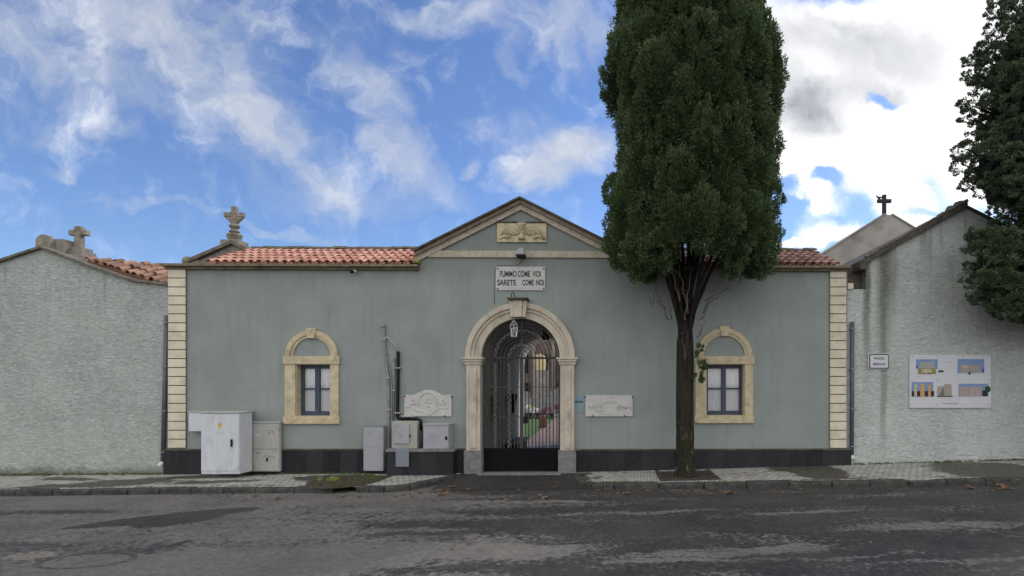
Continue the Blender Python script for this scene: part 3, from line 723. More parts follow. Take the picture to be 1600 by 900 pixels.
for (x0, x1) in ((WX(333), WX(655)-.02), (WX(974), WX(1305))):
    k = MB(); zt = ZE+.12+rise
    k.add([(x0, RD, zt-.03), (x1, RD, zt-.03), (x1, 4.7, ZE+.02), (x0, 4.7, ZE+.02), (x0, RD, zt-.12), (x1, RD, zt-.12), (x1, 4.7, ZE-.06), (x0, 4.7, ZE-.06)],
          [(0,1,2,3), (7,6,5,4), (0,4,5,1), (1,5,6,2), (2,6,7,3), (3,7,4,0)]); k.build('rear_roof_slope', 'tile_old', gh)
    k = MB()
    for xx in (x0, x1-.12):
        k = MB(); k.add([(xx, .36, ZE+.12), (xx+.12, .36, ZE+.12), (xx+.12, RD, zt-.14), (xx, RD, zt-.14), (xx, 4.2, ZE+.12), (xx+.12, 4.2, ZE+.12)], [(0,3,4), (1,5,2), (0,1,2,3), (3,2,5,4), (0,4,5,1)])
        k.build('gable_end', 'plaster', gh)
for (q0, q1) in ((XL, WX(333)), (WX(1305), XR)): k = MB(); k.box(q0, q1, WT+.01, 4.6, ZE-.05, ZE+.05); k.build('flat_roof', 'coping', gh)

# windows
def window(x0, x1, z0, z1, dx0, dx1, keypx):
    wi = MB(); fw = .30
    ox0, ox1 = x0-fw, x1+fw-.06
    cx = (ox0+ox1)/2; 
    ztop = z1+.30
    wi.box(ox0, x0, -.06, -.002, z0, z1); wi.box(x1, ox1, -.06, -.002, z0, z1)
    wi.box(ox0-.03, ox1+.03, -.09, -.002, z1, z1+.22)
    wi.box(ox0-.03, ox1+.03, -.085, -.002, z0-.20, z0)
    f = wi.build('window_frame', 'yellow_stone', gh, bevel=.008)
    # reveals in stone
    rv = MB(); rv.box(x0, x0+.02, -.001, WT-.06, z0, z1); rv.box(x1-.02, x1, -.001, WT-.06, z0, z1); rv.box(x0+.02, x1-.02, -.001, WT-.06, z0, z0+.02); rv.box(x0+.02, x1-.02, -.001, WT-.06, z1-.02, z1)
    rv.build('reveal', 'yellow_stone', f)
    a = MB(); r_o = (ox1-ox0)/2-.02; zc_ = z1+.22
    a.ring(cx, zc_, r_o-.13, r_o, -.075, -.002, 0, 180, 28); a.ring(cx, zc_, r_o-.21, r_o-.131, -.045, -.002, 0, 180, 28)
    a.build('arch_moulding', 'yellow_stone', f)
    k = MB(); k.prism([(cx-.10, zc_+r_o-.23), (cx+.10, zc_+r_o-.23), (cx+.14, zc_+r_o+.05), (cx-.14, zc_+r_o+.05)], -.11, -.002); k.build('keystone', 'yellow_stone', f, bevel=.01)
    # casement set back in the opening
    y0 = .20; cs = MB(); a0, a1, b0, b1 = x0+.02, x1-.02, z0+.02, z1-.02; xm = (a0+a1)/2; zm = b0+(b1-b0)*.53
    bw = .075
    cs.box(a0, a0+bw, y0, y0+.06, b0, b1); cs.box(a1-bw, a1, y0, y0+.06, b0, b1); cs.box(xm-.065, xm+.065, y0-.012, y0+.06, b0, b1)
    for (c0, c1) in ((a0+bw, xm-.065), (xm+.065, a1-bw)):
        cs.box(c0, c1, y0, y0+.06, b0, b0+.12); cs.box(c0, c1, y0, y0+.06, b1-.10, b1); cs.box(c0, c1, y0+.004, y0+.05, zm-.022, zm+.022)
    c = cs.build('casement', 'blue_wood', gh, bevel=.004)
    for (c0, c1) in ((a0+bw, xm-.065), (xm+.065, a1-bw)):
        for (d0, d1) in ((b0+.12, zm-.022), (zm+.022, b1-.10)):
            g = MB(); g.box(c0, c1, y0+.03, y0+.036, d0, d1); g.build('pane', M['win_glass'], c)
    cu = MB(); n = 60                                      # pleated curtain behind the panes
    for i in range(n):
        xa_, xb2 = a0+(a1-a0)*i/n, a0+(a1-a0)*(i+1)/n
        ya, yb = y0+.085+.003*math.sin(i*1.1)+.004*math.sin(i*.7), y0+.085+.003*math.sin((i+1)*1.1)+.004*math.sin((i+1)*.7)
        cu.add([(xa_, ya, b0), (xb2, yb, b0), (xb2, yb, b1), (xa_, ya, b1)], [(0,1,2,3)])
    cu.build('curtain', 'curtain', c)
mg = bpy.data.materials.new('window_glass'); mg.use_nodes = True; t = NT(mg.node_tree); t.n.clear()
g1 = t.new('ShaderNodeBsdfTransparent'); g2 = t.new('ShaderNodeBsdfGlossy'); g2.inputs['Roughness'].default_value = .03; fr = t.new('ShaderNodeFresnel'); fr.inputs[0].default_value = 1.5
ms = t.new('ShaderNodeMixShader'); t.l.new(fr.outputs[0], ms.inputs[0]); t.l.new(g1.outputs[0], ms.inputs[1]); t.l.new(g2.outputs[0], ms.inputs[2]); ou = t.new('ShaderNodeOutputMaterial'); t.l.new(ms.outputs[0], ou.inputs[0])
M['win_glass'] = mg
for wn in wins: window(*wn, 0, 0, 0)

# portal
for sgn in (-1, 1):
    xi = XC+sgn*RI; xo = XC+sgn*RO
    x0, x1 = min(xi, xo), max(xi, xo)
    j = MB(); zb1 = WZ(740, 703)
    j.box(x0+.02, x1-.02, -.12, .12, zb1, ZS-.20); j.box(x0+.12, x1-.12, -.145, -.121, zb1+.06, ZS-.30)
    jo = j.build('portal_jamb', 'portal_stone', gh, bevel=.012)
    c = MB(); c.box(x0-.02, x1+.02, -.15, .14, ZS-.20, ZS-.12); c.box(x0-.05, x1+.05, -.185, .16, ZS-.12, ZS-.05); c.box(x0-.09, x1+.09, -.22, .18, ZS-.05, ZS)
    c.build('capital', 'portal_stone', jo, bevel=.012)
    c = MB(); c.box(x0-.04, x1+.03, -.15, .14, -.12, zb1); c.build('base', 'grey_stone', jo, bevel=.012)
a = MB()
a.ring(XC, ZS, RI, RI+.20, -.10, .10, 0, 180, 48); a.ring(XC, ZS, RI+.2001, RI+.29, -.14, -.002, 0, 180, 48); a.ring(XC, ZS, RI+.2901, RO, -.19, -.002, 0, 180, 48)
a.build('archivolt', 'portal_stone', gh, bevel=.008)
k = MB()
kz0, kz1 = WZ(812, 497), WZ(812, 470); kx = WX(812)
for (u0, u1, yy) in ((-.26, -.14, -.25), (-.138, .118, -.29), (.12, .24, -.25)):
    k.prism([(kx+u0*.85, kz0), (kx+u1*.85, kz0), (kx+u1, kz1), (kx+u0, kz1)], yy, -.002)
ko = k.build('keystone', 'portal_stone', gh, bevel=.012)
k = MB(); k.box(kx-.30, kx+.28, -.36, -.002, kz1, kz1+.045); k.box(kx-.27, kx+.25, -.33, -.002, kz1-.03, kz1-.001); k.build('keystone_cap', 'rake_dark', ko, bevel=.012)
k = MB(); hx = WX(804); k.tube([(hx-.05, -.30, kz1+.04), (hx-.03, -.30, kz1+.16), (hx, -.30, kz1+.2), (hx+.03, -.30, kz1+.16), (hx+.06, -.30, kz1+.04)], .012, 6); k.build('iron_hook', 'iron', ko)
k = MB(); k.box(XC-RI-.05, XC+RI+.05, -.35, .0, -.11, .012); k.build('threshold', 'grey_stone', gh)

# gate
GY = .13
zt = ZS-.03; zpan = WZ(814, 701); sp_ = RI/11.0
leafs = []
for sgn in (-1, 1):
    xs_ = [XC+sgn*sp_*i for i in range(0, 12)]
    b = MB(); b.box(xs_[0]+sgn*.004, xs_[-1]-sgn*.01, GY-.02, GY+.02, .03, zpan)
    lo = b.build('gate_leaf', 'gate_panel', gh, bevel=.004)
    b = MB()
    for i, x in enumerate(xs_):
        r = .016 if i not in (0, 11) else .026
        xx = x + (sgn*.028 if i == 0 else (-sgn*.03 if i == 11 else 0))
        if i in (0, 11): b.box(xx-r, xx+r, GY-.02, GY+.02, zpan, zt)
        else: b.tube([(xx, GY, zpan), (xx, GY, zt)], r, 6)
    for z in (WZ(814, 605), WZ(814, 652)):
        b.box(min(xs_[0], xs_[-1]), max(xs_[0], xs_[-1]), GY-.016, GY+.016, z-.011, z+.011)
    b.build('bars', 'iron_bar', lo)
    for i in (4, 8):                                    # scrollwork in two gaps of each leaf
        b = MB(); xm = XC+sgn*sp_*(i-.5); z = zpan+.02; k = 0
        while z < zt-.12:
            pts = [(xm+.026*math.sin(q*1.5*PI)*(1 if k % 2 else -1), GY, z+.078*q*.98) for q in [i_/8 for i_ in range(9)]]
            b.tube(pts, .0085, 5); z += .078; k += 1
        b.build('scrollwork', 'scroll', lo)
    leafs.append(lo)
b = MB(); lx_ = WX(820); b.box(lx_-.05, lx_+.06, GY-.05, GY+.05, WZ(820, 662), WZ(820, 651)); b.build('lock', 'black_plastic', leafs[1], bevel=.005)
fa = MB(); fa.box(XC-RI, XC+RI, GY-.03, GY+.03, zt, zt+.06)
fo = fa.build('fanlight_grille', 'iron', gh)
b = MB()
for i in range(1, 12):
    r = sp_*i-.004
    if i == 11: r = RI-.03
    pts = [(XC+r*math.cos(R(a)), GY, zt+.06+r*math.sin(R(a))*((ZS+RI-zt-.07)/RI)) for a in range(0, 181, 6)]
    b.tube(pts, .011 if i < 11 else .022, 6)
b.box(XC-.016, XC+.016, GY-.016, GY+.016, zt+.06, ZS+RI-.01)
b.build('bars', 'iron_bar', fo)
for i in (4, 8):
    b = MB(); rm = sp_*(i-.5); n = int(PI*rm/.078); 
    for k in range(n):
        pts = []
        for q in range(9):
            a = PI*(k+q/8)/n; r = rm+.026*math.sin(q/8*1.5*PI)*(1 if k % 2 else -1)
            pts.append((XC+r*math.cos(a), GY, zt+.06+r*math.sin(a)))
        b.tube(pts, .0085, 5)
    b.build('scrollwork', 'scroll', fo)

# relief panel in the pediment: winged emblem
rx0, rx1, rz0_, rz1_ = WX(777), WX(854), WZ(815, 379), WZ(815, 349)
b = MB(); b.box(rx0, rx1, -.05, -.002, rz0_, rz1_)
ro = b.build('relief_panel', 'yellow_stone', gh, bevel=.006)
b = MB(); cx = (rx0+rx1)/2; cz = (rz0_+rz1_)/2
b.lathe(cx, -.05, [(.09, cz-.20), (.11, cz-.16), (.03, cz-.02), (.02, cz), (.03, cz+.03), (.10, cz+.19), (.12, cz+.24)], 12)
for sg in (-1, 1):
    for k in range(5):
        r_ = .285-.052*k
        pts = [(cx+sg*(.30-r_*math.cos(R(a))), -.066, cz-.10+r_*1.02*math.sin(R(a))-.0009*max(0, a-90)) for a in range(12, 172-k*8, 14)]
        b.tube(pts, [.030*(.55+.45*math.sin(PI*(i+.5)/len(pts))) for i in range(len(pts))], 7)
    b.tube([(cx+sg*.34, -.06, cz-.14), (cx+sg*.50, -.062, cz-.11), (cx+sg*.64, -.055, cz-.20)], [.05, .04, .015], 7)
b.tube([(cx+.10, -.06, cz+.10), (cx+.28, -.07, cz+.12), (cx+.66, -.06, cz-.19)], [.02, .025, .035], 7)
b.build('carved_emblem', 'yellow_stone', ro, smooth=True)
b = MB()
for (a, bb) in ((776, 809), (822, 855)): b.box(WX(a), WX(bb), -.085, -.002, rz1_+.003, rz1_+.03)
b.build('drip_ledge', 'rake_dark', ro)

# interior fittings of the passage
t_ = thing('notice_case', 'dark brown glazed notice case on the left wall inside the gate passage', 'notice case', (XC-RI+.001, 1.3, 1.4))
b = MB(); b.box(XC-RI+.003, XC-RI+.07, .95, 1.75, 1.42, 2.15); b.build('case', 'brown_board', t_, bevel=.01)
b = MB(); b.box(XC-RI+.071, XC-RI+.076, 1.03, 1.67, 1.50, 2.07); b.build('pane', 'black_plastic', t_)
b = MB(); b.box(XC-RI+.003, XC-RI+.24, 4.0, 4.35, 2.12, 2.16); b.lathe(XC-RI+.14, 4.18, [(.04, 1.45), (.10, 1.75), (.17, 2.119)], 10)
tag(b.build('wall_planter', 'black_plastic', None), 'dark tapering wall planter inside the passage behind the left gate leaf', 'planter')
t_ = thing('bench', 'low dark bench along the left wall inside the gate passage', 'bench', (XC-RI+.3, 4.2, 0))
b = MB(); b.box(XC-RI+.05, XC-RI+.50, 2.9, 5.6, .40, .46); b.build('seat', 'black_plastic', t_)
for yy in (3.05, 5.4): b = MB(); b.box(XC-RI+.08, XC-RI+.46, yy, yy+.06, -.004, .40); b.build('leg', 'black_plastic', t_)

# ------------------------------------------------------------------ signs and fittings on the facade
def clips(par, pts, y, r=.018):
    for (px, py) in pts:
        x, z = W(px, py, y); b = MB(); b.lathe(0, 0, [(r, 0), (r, .01), (r*.5, .014)], 10)
        b.v = [(x+a, y-.001-c, z+bb) for a, bb, c in b.v]; b.build('bolt', 'black_plastic', par)
t_ = thing('inscription_plaque', 'white marble plaque above the gateway reading FUMMO COME VOI SARETE COME NOI', 'plaque', (WX(813), -.02, WZ(813, 454)))
b = MB(); b.box(WX(775), WX(852), -.032, -.002, WZ(813, 454), WZ(813, 417)); b.build('slab', 'white_marble', t_, bevel=.004)
for (s, px, py, wdt) in (('FUMMO', 794, 428.5, 26), ('COME', 818.5, 428.5, 19), ('VOI', 838.5, 428.5, 12.5), ('SARETE', 791.5, 442, 29), ('COME', 825, 442, 17.5), ('NOI', 843.5, 442, 12)):
    x, z = W(px, py, -.033); o = text(s, 'lettering', 'letter', x, z, -.0335, .225, 1, t_)
    me = o.data; w_ = max(v.co.x for v in me.vertices)-min(v.co.x for v in me.vertices); xm = (max(v.co.x for v in me.vertices)+min(v.co.x for v in me.vertices))/2
    k = (wdt/55)/w_
    for v_ in me.vertices: v_.co.x = (v_.co.x-xm)*k + (x-root_loc(t_)[0])
clips(t_, ((777.5, 420), (849.5, 420), (777.5, 451), (849.5, 451)), -.033, .02)

def crest(X0, X1, z0, z1, n=30):
    pts = [(X0, z0), (X1, z0), (X1, z1)]
    a0, a1 = X0+(X1-X0)*.80, X0+(X1-X0)*.22
    for i in range(n+1):
        t = i/n; x = a0+(a1-a0)*t; pts.append((x, z1+.145*math.sin(PI*t)**.9))
    pts.append((X0, z1)); return pts
t_ = thing('carved_plaque', 'white marble plaque with arched top and carved oval garland, left of the gateway', 'plaque', (WX(669), -.02, WZ(669, 651)))
X0, X1, z0, z1 = WX(632.5), WX(706), WZ(669, 650.5), WZ(669, 617)
b = MB(); b.prism(crest(X0, X1, z0, z1), -.045, -.012); b.build('slab', 'white_marble', t_, bevel=.005)
b = MB(); cx, cz = (X0+X1)/2, (z0+z1)/2+.06
el = [(cx+.26*math.cos(a*PI/20), -.047, cz+.02+.29*math.sin(a*PI/20)) for a in range(-2, 23)]
b.tube(el, .018, 6)
gl = [(X0+.06+(X1-X0-.12)*q, -.047, z0+.20+.055*math.cos(q*2*PI*1.0+PI)*-1 + (-.10*math.exp(-((q-.5)/.13)**2)) + .03*math.sin(q*6*PI)) for q in [i/40 for i in range(41)]]
b.tube(gl, .014, 6)
for (dx, dz_) in ((-.42, .10), (-.36, .0), (-.46, -.01), (.42, .09), (.36, -.0), (.47, .01), (0, .13), (.05, .02), (-.06, .05), (.02, -.08)):
    b.lathe(0, 0, [(.035, 0), (.03, .012), (.008, .02)], 8); n_ = 24
    b.v[-n_:] = [(cx+dx+a, -.046-c, cz+dz_+bb*1.3) for a, bb, c in b.v[-n_:]]
b.build('carving', 'white_marble', t_, smooth=True)
clips(t_, ((632.5, 619), (706, 620), (643, 650), (695, 650)), -.046, .022)

t_ = thing('weathered_plaque', 'worn white marble plaque with faint lettering, right of the gateway', 'plaque', (WX(951), -.02, WZ(951, 651)))
b = MB(); b.box(WX(914.5), WX(988.5), -.045, -.012, WZ(951, 650.5), WZ(951, 617.5)); b.build('slab', 'white_marble', t_, bevel=.005)
b = MB(); x0, x1 = WX(914.5), WX(988.5)
random.seed(3)
def scrawl(xa, xb, z, h, n):
    b = MB(); x = 0; last = (xa, -.0465, z)
    for i in range(n):
        x = xa+(xb-xa)*(i+.5)/n; pts = [last]+[(x+random.uniform(-.02, .02), -.0465, z+random.uniform(-h, h)) for _ in range(4)]; last = pts[-1]
        b.tube(pts, .0045, 5)
    b.build('faint_line', 'faded_letter', t_)
scrawl(WX(920), WX(942), WZ(930, 636), .07, 9); scrawl(WX(963), WX(986), WZ(975, 637), .07, 9); scrawl(WX(941), WX(962), WZ(950, 629), .03, 7); scrawl(WX(952), WX(962), WZ(955, 621), .02, 3); scrawl(WX(930), WX(945), WZ(940, 642), .03, 5)
b.tube([(WX(942), -.0465, WZ(942, 647)), (WX(949), -.0465, WZ(949, 648)), (WX(958), -.0465, WZ(958, 647))], .006, 5)
b.build('faint_lettering', 'faded_letter', t_)
clips(t_, ((914.5, 620), (988.5, 620), (926, 650), (976, 650)), -.046, .022)

t_ = thing('opening_hours_notice', 'small pale aqua notice with dark blue heading between the portal and the worn marble plaque', 'notice', (WX(904.5), -.01, WZ(904, 644)))
b = MB(); b.box(WX(896.5), WX(912), -.014, -.002, WZ(904, 644), WZ(904, 618)); b.build('sheet', 'aqua', t_)
b = MB(); b.box(WX(897.8), WX(911), -.0165, -.0145, WZ(904, 629), WZ(904, 627)); b.build('heading', 'navy', t_)
b = MB(); b.box(WX(900), WX(909), -.0165, -.0145, WZ(904, 626), WZ(904, 622)); b.build('logo', 'bluep', t_)

# floodlight over the plaque with its cable
t_ = thing('floodlight', 'grey floodlight pointing down under the winged relief in the pediment', 'floodlight', (WX(814), -.1, WZ(814, 401)))
x, z = W(814, 396, -.25)
b = MB(); b.prism([(x-.085, z+.10), (x+.085, z+.10), (x+.125, z-.05), (x-.125, z-.05)], -.36, -.14); b.build('housing', 'grey_box', t_, bevel=.02)
b = MB(); b.prism([(x-.13, z-.05), (x+.13, z-.05), (x+.115, z-.11), (x-.115, z-.11)], -.38, -.12); b.build('lens', 'black_plastic', t_, bevel=.008)
b = MB(); b.box(x-.05, x+.05, -.25, -.002, z+.101, z+.16); b.build('bracket', 'grey_box', t_)
b = MB(); P = lambda px, py, y=-.012: (WX(px), y, WZ(px, py, 0))
b.tube([P(814, 402), P(813.5, 409), P(810, 413.5), P(800, 414.5), P(780, 414), P(775, 416), P(773, 422), P(772.5, 440), P(772.5, 475)], .009, 6)
b.build('cable', 'grey_pipe', t_, smooth=True)

# lantern hanging in front of the arch
t_ = thing('hanging_lantern', 'glass lantern with thin metal frame hanging from the keystone of the gate arch', 'lantern', (WX(803), -.20, WZ(803, 528)))
x = WX(803, -.2); yz = lambda py: WZ(803, py, -.2)
b = MB(); b.lathe(x, -.2, [(.075, yz(526)), (.105, yz(508))], 8); b.build('glass', M['win_glass'], t_)
b = MB()
for k in range(8):
    a = 2*PI*k/8; b.tube([(x+.078*math.cos(a), -.2+.078*math.sin(a), yz(526.5)), (x+.11*math.cos(a), -.2+.11*math.sin(a), yz(508)), (x+.02*math.cos(a), -.2+.02*math.sin(a), yz(501))], .006, 5)
for (py, r) in ((526, .08), (508, .108), (514, .10)):
    b.tube([(x+r*math.cos(2*PI*k/12), -.2+r*math.sin(2*PI*k/12), yz(py)) for k in range(13)], .008, 5)
b.tube([(x, -.2, yz(501)), (x, -.2, yz(493)), (x, -.25, yz(490))], .008, 5)
b.build('frame', 'pale_pipe', t_)
b = MB(); b.lathe(x, -.2, [(.02, yz(520)), (.035, yz(514)), (.02, yz(509))], 8); b.build('bulb', 'white_plastic', t_)
t_ = thing('pendant_lamp', 'dark bell-shaped pendant lamp inside the passage at the right of the arch', 'lamp', (WX(852, 2.5), 2.5, WZ(852, 530, 2.5)))
x = WX(852, 2.5); b = MB(); b.lathe(x, 2.5, [(.15, WZ(852, 531, 2.5)), (.13, WZ(852, 526, 2.5)), (.05, WZ(852, 518, 2.5))], 12); b.build('shade', 'iron', t_)
b = MB(); b.tube([(x, 2.5, WZ(852, 518, 2.5)), (x, 2.5, ZS+math.sqrt(max(.01, RI**2-(x-XC)**2)))], .01, 5); b.build('rod', 'iron', t_)

# small camera under the eaves
t_ = thing('surveillance_camera', 'small dark camera with white bracket under the left eaves', 'camera', (WX(551), -.1, WZ(551, 424)))
x, z = W(550, 424, -.15); b = MB(); b.lathe(x, -.16, [(.02, z-.055), (.05, z-.03), (.055, z+.02)], 12); b.build('dome', 'black_plastic', t_, smooth=True)
b = MB(); b.box(x+.03, x+.09, -.14, -.002, z-.01, z+.045); b.build('bracket', 'white_plastic', t_, bevel=.006)

# ------------------------------------------------------------------ cabinets
def cyl_y(mb, x, y, z, r, L, n=10):
    vs = []; 
    for yy in (y, y-L):
        for k in range(n): vs.append((x+r*math.cos(2*PI*k/n), yy, z+r*math.sin(2*PI*k/n)))
    mb.add(vs, [tuple(range(n)), tuple(range(2*n-1, n-1, -1))] + [(k, n+k, n+(k+1) % n, (k+1) % n) for k in range(n)])
# wall-hung box behind the big cabinet
t_ = thing('meter_box', 'wide white meter box on the wall behind the tall white cabinet', 'meter box', (WX(345), -.05, WZ(345, 673)))
b = MB(); b.box(WX(303), WX(396), -.20, -.047, WZ(345, 673), WZ(345, 644)); b.build('case', 'white_box', t_, bevel=.01)
b = MB(); b.box(WX(302), WX(397), -.22, -.03, WZ(345, 644)+.002, WZ(345, 642)+.01); b.build('lid', 'beige_box', t_, bevel=.005)
# tall cabinet
Yf = -.78; x0, x1 = WX(313.5, Yf), WX(374, Yf); zb0 = WZ(340, 741, Yf); zt0 = WZ(340, 646, Yf)
t_ = thing('electrical_cabinet', 'tall white electrical cabinet with yellow warning sticker, leftmost of the street cabinets', 'cabinet', ((x0+x1)/2, Yf+.25, 0))
b = MB(); b.box(x0, x1, Yf+.02, -.25, zb0, zt0); b.build('body', 'white_box', t_, bevel=.012)
b = MB(); b.box(x0-.015, x1+.015, Yf-.01, -.23, zt0, zt0+.03); b.build('lid', 'beige_box', t_, bevel=.006)
b = MB(); b.box(x0+.015, x1-.015, Yf-.004, Yf+.019, zb0+.09, zt0-.03); do = b.build('door', 'white_box', t_, bevel=.006)
hx, hz = W(362.5, 692, Yf); b = MB(); b.box(hx-.022, hx+.022, Yf-.035, Yf-.005, hz-.10, hz+.10); b.build('handle', 'black_plastic', do, bevel=.008)
sx_, sz_ = W(343.5, 664.5, Yf); b = MB(); b.prism([(sx_+.055*math.cos(a*PI/8), sz_+.06*math.sin(a*PI/8)) for a in range(16)], Yf-.007, Yf-.005); b.build('warning_sticker', 'sticker', do)
b = MB(); b.box(sx_-.10, sx_+.10, Yf-.007, Yf-.005, sz_-.24, sz_-.13); b.build('paper_label', 'pale_label', do)
# double beige cabinet
Yf = -.17; x0, x1 = WX(389.5, Yf), WX(437, Yf); z0, z1, zm = WZ(413, 737, Yf), WZ(413, 661, Yf), WZ(413, 702, Yf)
t_ = thing('meter_cabinet', 'beige two-compartment meter cabinet with worn latches, beside the tall white cabinet', 'cabinet', ((x0+x1)/2, -.28, 0))
b = MB(); b.box(x0, x1, Yf+.015, -.062, z0, z1); b.build('body', 'beige_box', t_, bevel=.01)
b = MB(); b.box(x0-.02, x1+.02, Yf-.02, -.05, z1, z1+.04); b.build('lid', 'beige_box', t_, bevel=.008)
for (a0, a1, dark) in ((z0+.02, zm-.012, 1), (zm+.012, z1-.015, 0)):
    b = MB(); b.box(x0+.015, x1-.015, Yf-.008, Yf+.014, a0, a1); d_ = b.build('door', 'beige_box', t_, bevel=.006)
    px, py = (418, 718) if dark else (421, 676)
    hx, hz = W(px, py, Yf); b = MB(); b.box(hx-.02, hx+.02, Yf-.03, Yf-.009, hz-(.05 if dark else .02), hz+(.05 if dark else .02)); b.build('latch', 'black_plastic' if dark else 'vent_grey', d_, bevel=.005)
    b = MB(); hx, hz = W(404, 708 if dark else 680, Yf); b.box(hx-.07, hx+.07, Yf-.0105, Yf-.0085, hz-.025, hz+.03); b.build('label_plate', 'vent_grey' if dark else 'pale_label', d_)
    # rubbed graffiti marks
    b = MB(); hx, hz = W(427, 714 if dark else 674, Yf)
    b.tube([(hx-.12, Yf-.009, hz+.02), (hx-.04, Yf-.009, hz+.035), (hx+.03, Yf-.009, hz+.0), (hx+.02, Yf-.009, hz-.06)], .010, 5); b.build('paint_mark', 'grey_pipe', d_)
# slim grey cabinet
Yf = -.22; x0, x1 = WX(567.5, Yf), WX(599, Yf); z0, z1, zm = WZ(583, 736, Yf), WZ(583, 666.5, Yf), WZ(583, 698.5, Yf)
t_ = thing('telecom_cabinet', 'slim plain grey cabinet standing just left of the conduit bundle', 'cabinet', ((x0+x1)/2, -.2, 0))
b = MB(); b.box(x0, x1, Yf+.012, -.05, z0, z1); b.build('body', 'grey_box', t_, bevel=.008)
for (a0, a1) in ((z0+.01, zm-.004), (zm+.004, z1-.01)):
    b = MB(); b.box(x0+.01, x1-.01, Yf, Yf+.0115, a0, a1); b.build('door', 'grey_box', t_, bevel=.003)
b = MB(); b.box(x0-.01, x1+.01, Yf-.01, -.05, z1, z1+.02); b.build('lid', 'vent_grey', t_)
# masonry bench below the two right boxes
t_ = thing('masonry_step', 'black stone ledge with grey vent, jutting from the plinth left of the portal', 'stone ledge', (WX(665), -.25, 0))
Yf = -.42; b = MB(); x0, x1 = WX(604, Yf), WX(708, Yf); b.box(x0, x1, Yf, -.062, -.1, WZ(660, 706, Yf)); b.build('body', 'plinth', t_, bevel=.01)
b = MB(); b.box(x0-.02, x1+.02, Yf-.03, -.062, WZ(660, 706, Yf), WZ(660, 703, Yf)+.02); b.build('top_slab', 'grey_stone', t_, bevel=.008)
zt1 = WZ(660, 703, Yf)+.02; ledge = t_
t_ = thing('meter_panel', 'pale olive wall panel with a small grey door, rising behind the black ledge', 'meter panel', (WX(632), -.45, zt1))
Yp = -.30; b = MB(); b.box(WX(612, Yp), WX(652, Yp), Yp, -.04, zt1+.002, WZ(632, 658, Yp)); b.build('backboard', 'olive_box', t_, bevel=.012)
b = MB(); b.box(WX(615.5, Yp), WX(640, Yp), Yp-.04, Yp-.002, WZ(628, 693, Yp), WZ(628, 663, Yp)); d_ = b.build('door', 'grey_box', t_, bevel=.006)
hx, hz = W(640.5, 681, Yp-.04); b = MB(); b.box(hx-.012, hx+.012, Yp-.055, Yp-.03, hz-.04, hz+.04); b.build('latch', 'black_plastic', d_)
Yv = -.455; b = MB()
x0, x1 = WX(618.5, Yv), WX(639, Yv); z0, z1 = WZ(628, 729, Yv), WZ(628, 702, Yv)
b.prism([(x0, z0), (x1, z0), (x1, z1)] + [(x0+(x1-x0)*(1-q/8), z1+.05*math.sin(PI*q/8)) for q in range(1, 8)] + [(x0, z1)], Yv-.01, Yv+.004)
for i in range(9): xx = x0+(x1-x0)*(i+.6)/9.2; b.box(xx-.006, xx+.006, Yv-.018, Yv-.0101, z0+.04, z1-.02)
b.build('vent', 'vent_grey', ledge)
Yf = -.46; x0, x1 = WX(661, Yf), WX(701, Yf); z1 = WZ(680, 664, Yf)
t_ = thing('meter_box', 'grey-white meter box with black latch on the black ledge beneath the garland plaque', 'meter box', ((x0+x1)/2, -.25, zt1))
b = MB(); b.box(x0, x1, Yf+.012, -.04, zt1+.002, z1); b.build('case', 'grey_box', t_, bevel=.012)
b = MB(); b.box(x0+.015, x1-.015, Yf, Yf+.0115, zt1+.03, z1-.03); d_ = b.build('door', 'grey_box', t_, bevel=.004)
b = MB(); b.box(x0-.015, x1+.015, Yf-.015, -.03, z1, z1+.03); b.build('lid', 'beige_box', t_, bevel=.006)
hx, hz = W(697.5, 684.5, Yf); b = MB(); b.box(hx-.03, hx+.025, Yf-.03, Yf-.002, hz-.05, hz+.05); b.build('latch', 'black_plastic', d_, bevel=.01)

# conduits
def pipe(pts, r, m, name, label, cat, group=None, n=8, straps=()):
    b = MB(); b.tube([(WX(a, y), y, WZ(a, c, y)) for a, c, y in pts], r, n)
    o = b.build(name, m, None, smooth=True); tag(o, label, cat, group)
    for (a, c, y) in straps:
        k = MB(); x, z = W(a, c, y); k.box(x-r*1.9, x+r*1.9, y-r*1.3, -.002, z-.012, z+.012); k.build('clamp', 'pale_pipe', o)
    return o
pipe([(599, 512, -.03), (600.5, 520, -.03), (601, 545, -.03), (604, 570, -.03), (607, 590, -.03), (607.5, 650, -.05), (607.5, 734, -.07)], .034, 'grey_pipe', 'cable_conduit', 'thick grey bent conduit running highest up the wall, topped by a grey cap', 'conduit', straps=((600, 530, -.03), (606.5, 590, -.03), (607.5, 640, -.05)))
pipe([(603.5, 545, -.03), (608, 570, -.03), (612, 600, -.03), (612, 655, -.05), (612, 734, -.08)], .018, 'grey_pipe', 'cable_conduit', 'thin grey conduit squeezed between the thick bent conduit and the pale vertical conduit', 'conduit')
pipe([(615.5, 559, -.03), (615.8, 600, -.03), (615, 657, -.03)], .022, 'grey_pipe', 'cable_conduit', 'pale-capped grey vertical conduit just left of the black pipe', 'conduit', straps=((615.5, 610, -.03),))
b = MB(); x, z = W(599, 509.5, -.03); b.lathe(x, -.04, [(.03, z-.06), (.055, z-.03), (.05, z+.05), (.02, z+.08)], 10)
tag(b.build('conduit_cap', 'grey_pipe', None, smooth=True), 'rounded grey cap on the top end of the tallest conduit', 'cap')
pipe([(601, 527, -.04), (607, 527.5, -.05), (609, 532, -.05), (614, 535, -.05), (618, 541, -.04), (621, 548, -.04)], .014, 'pale_pipe', 'cable', 'pale cable arching from the tallest conduit to the black pipe top', 'cable')
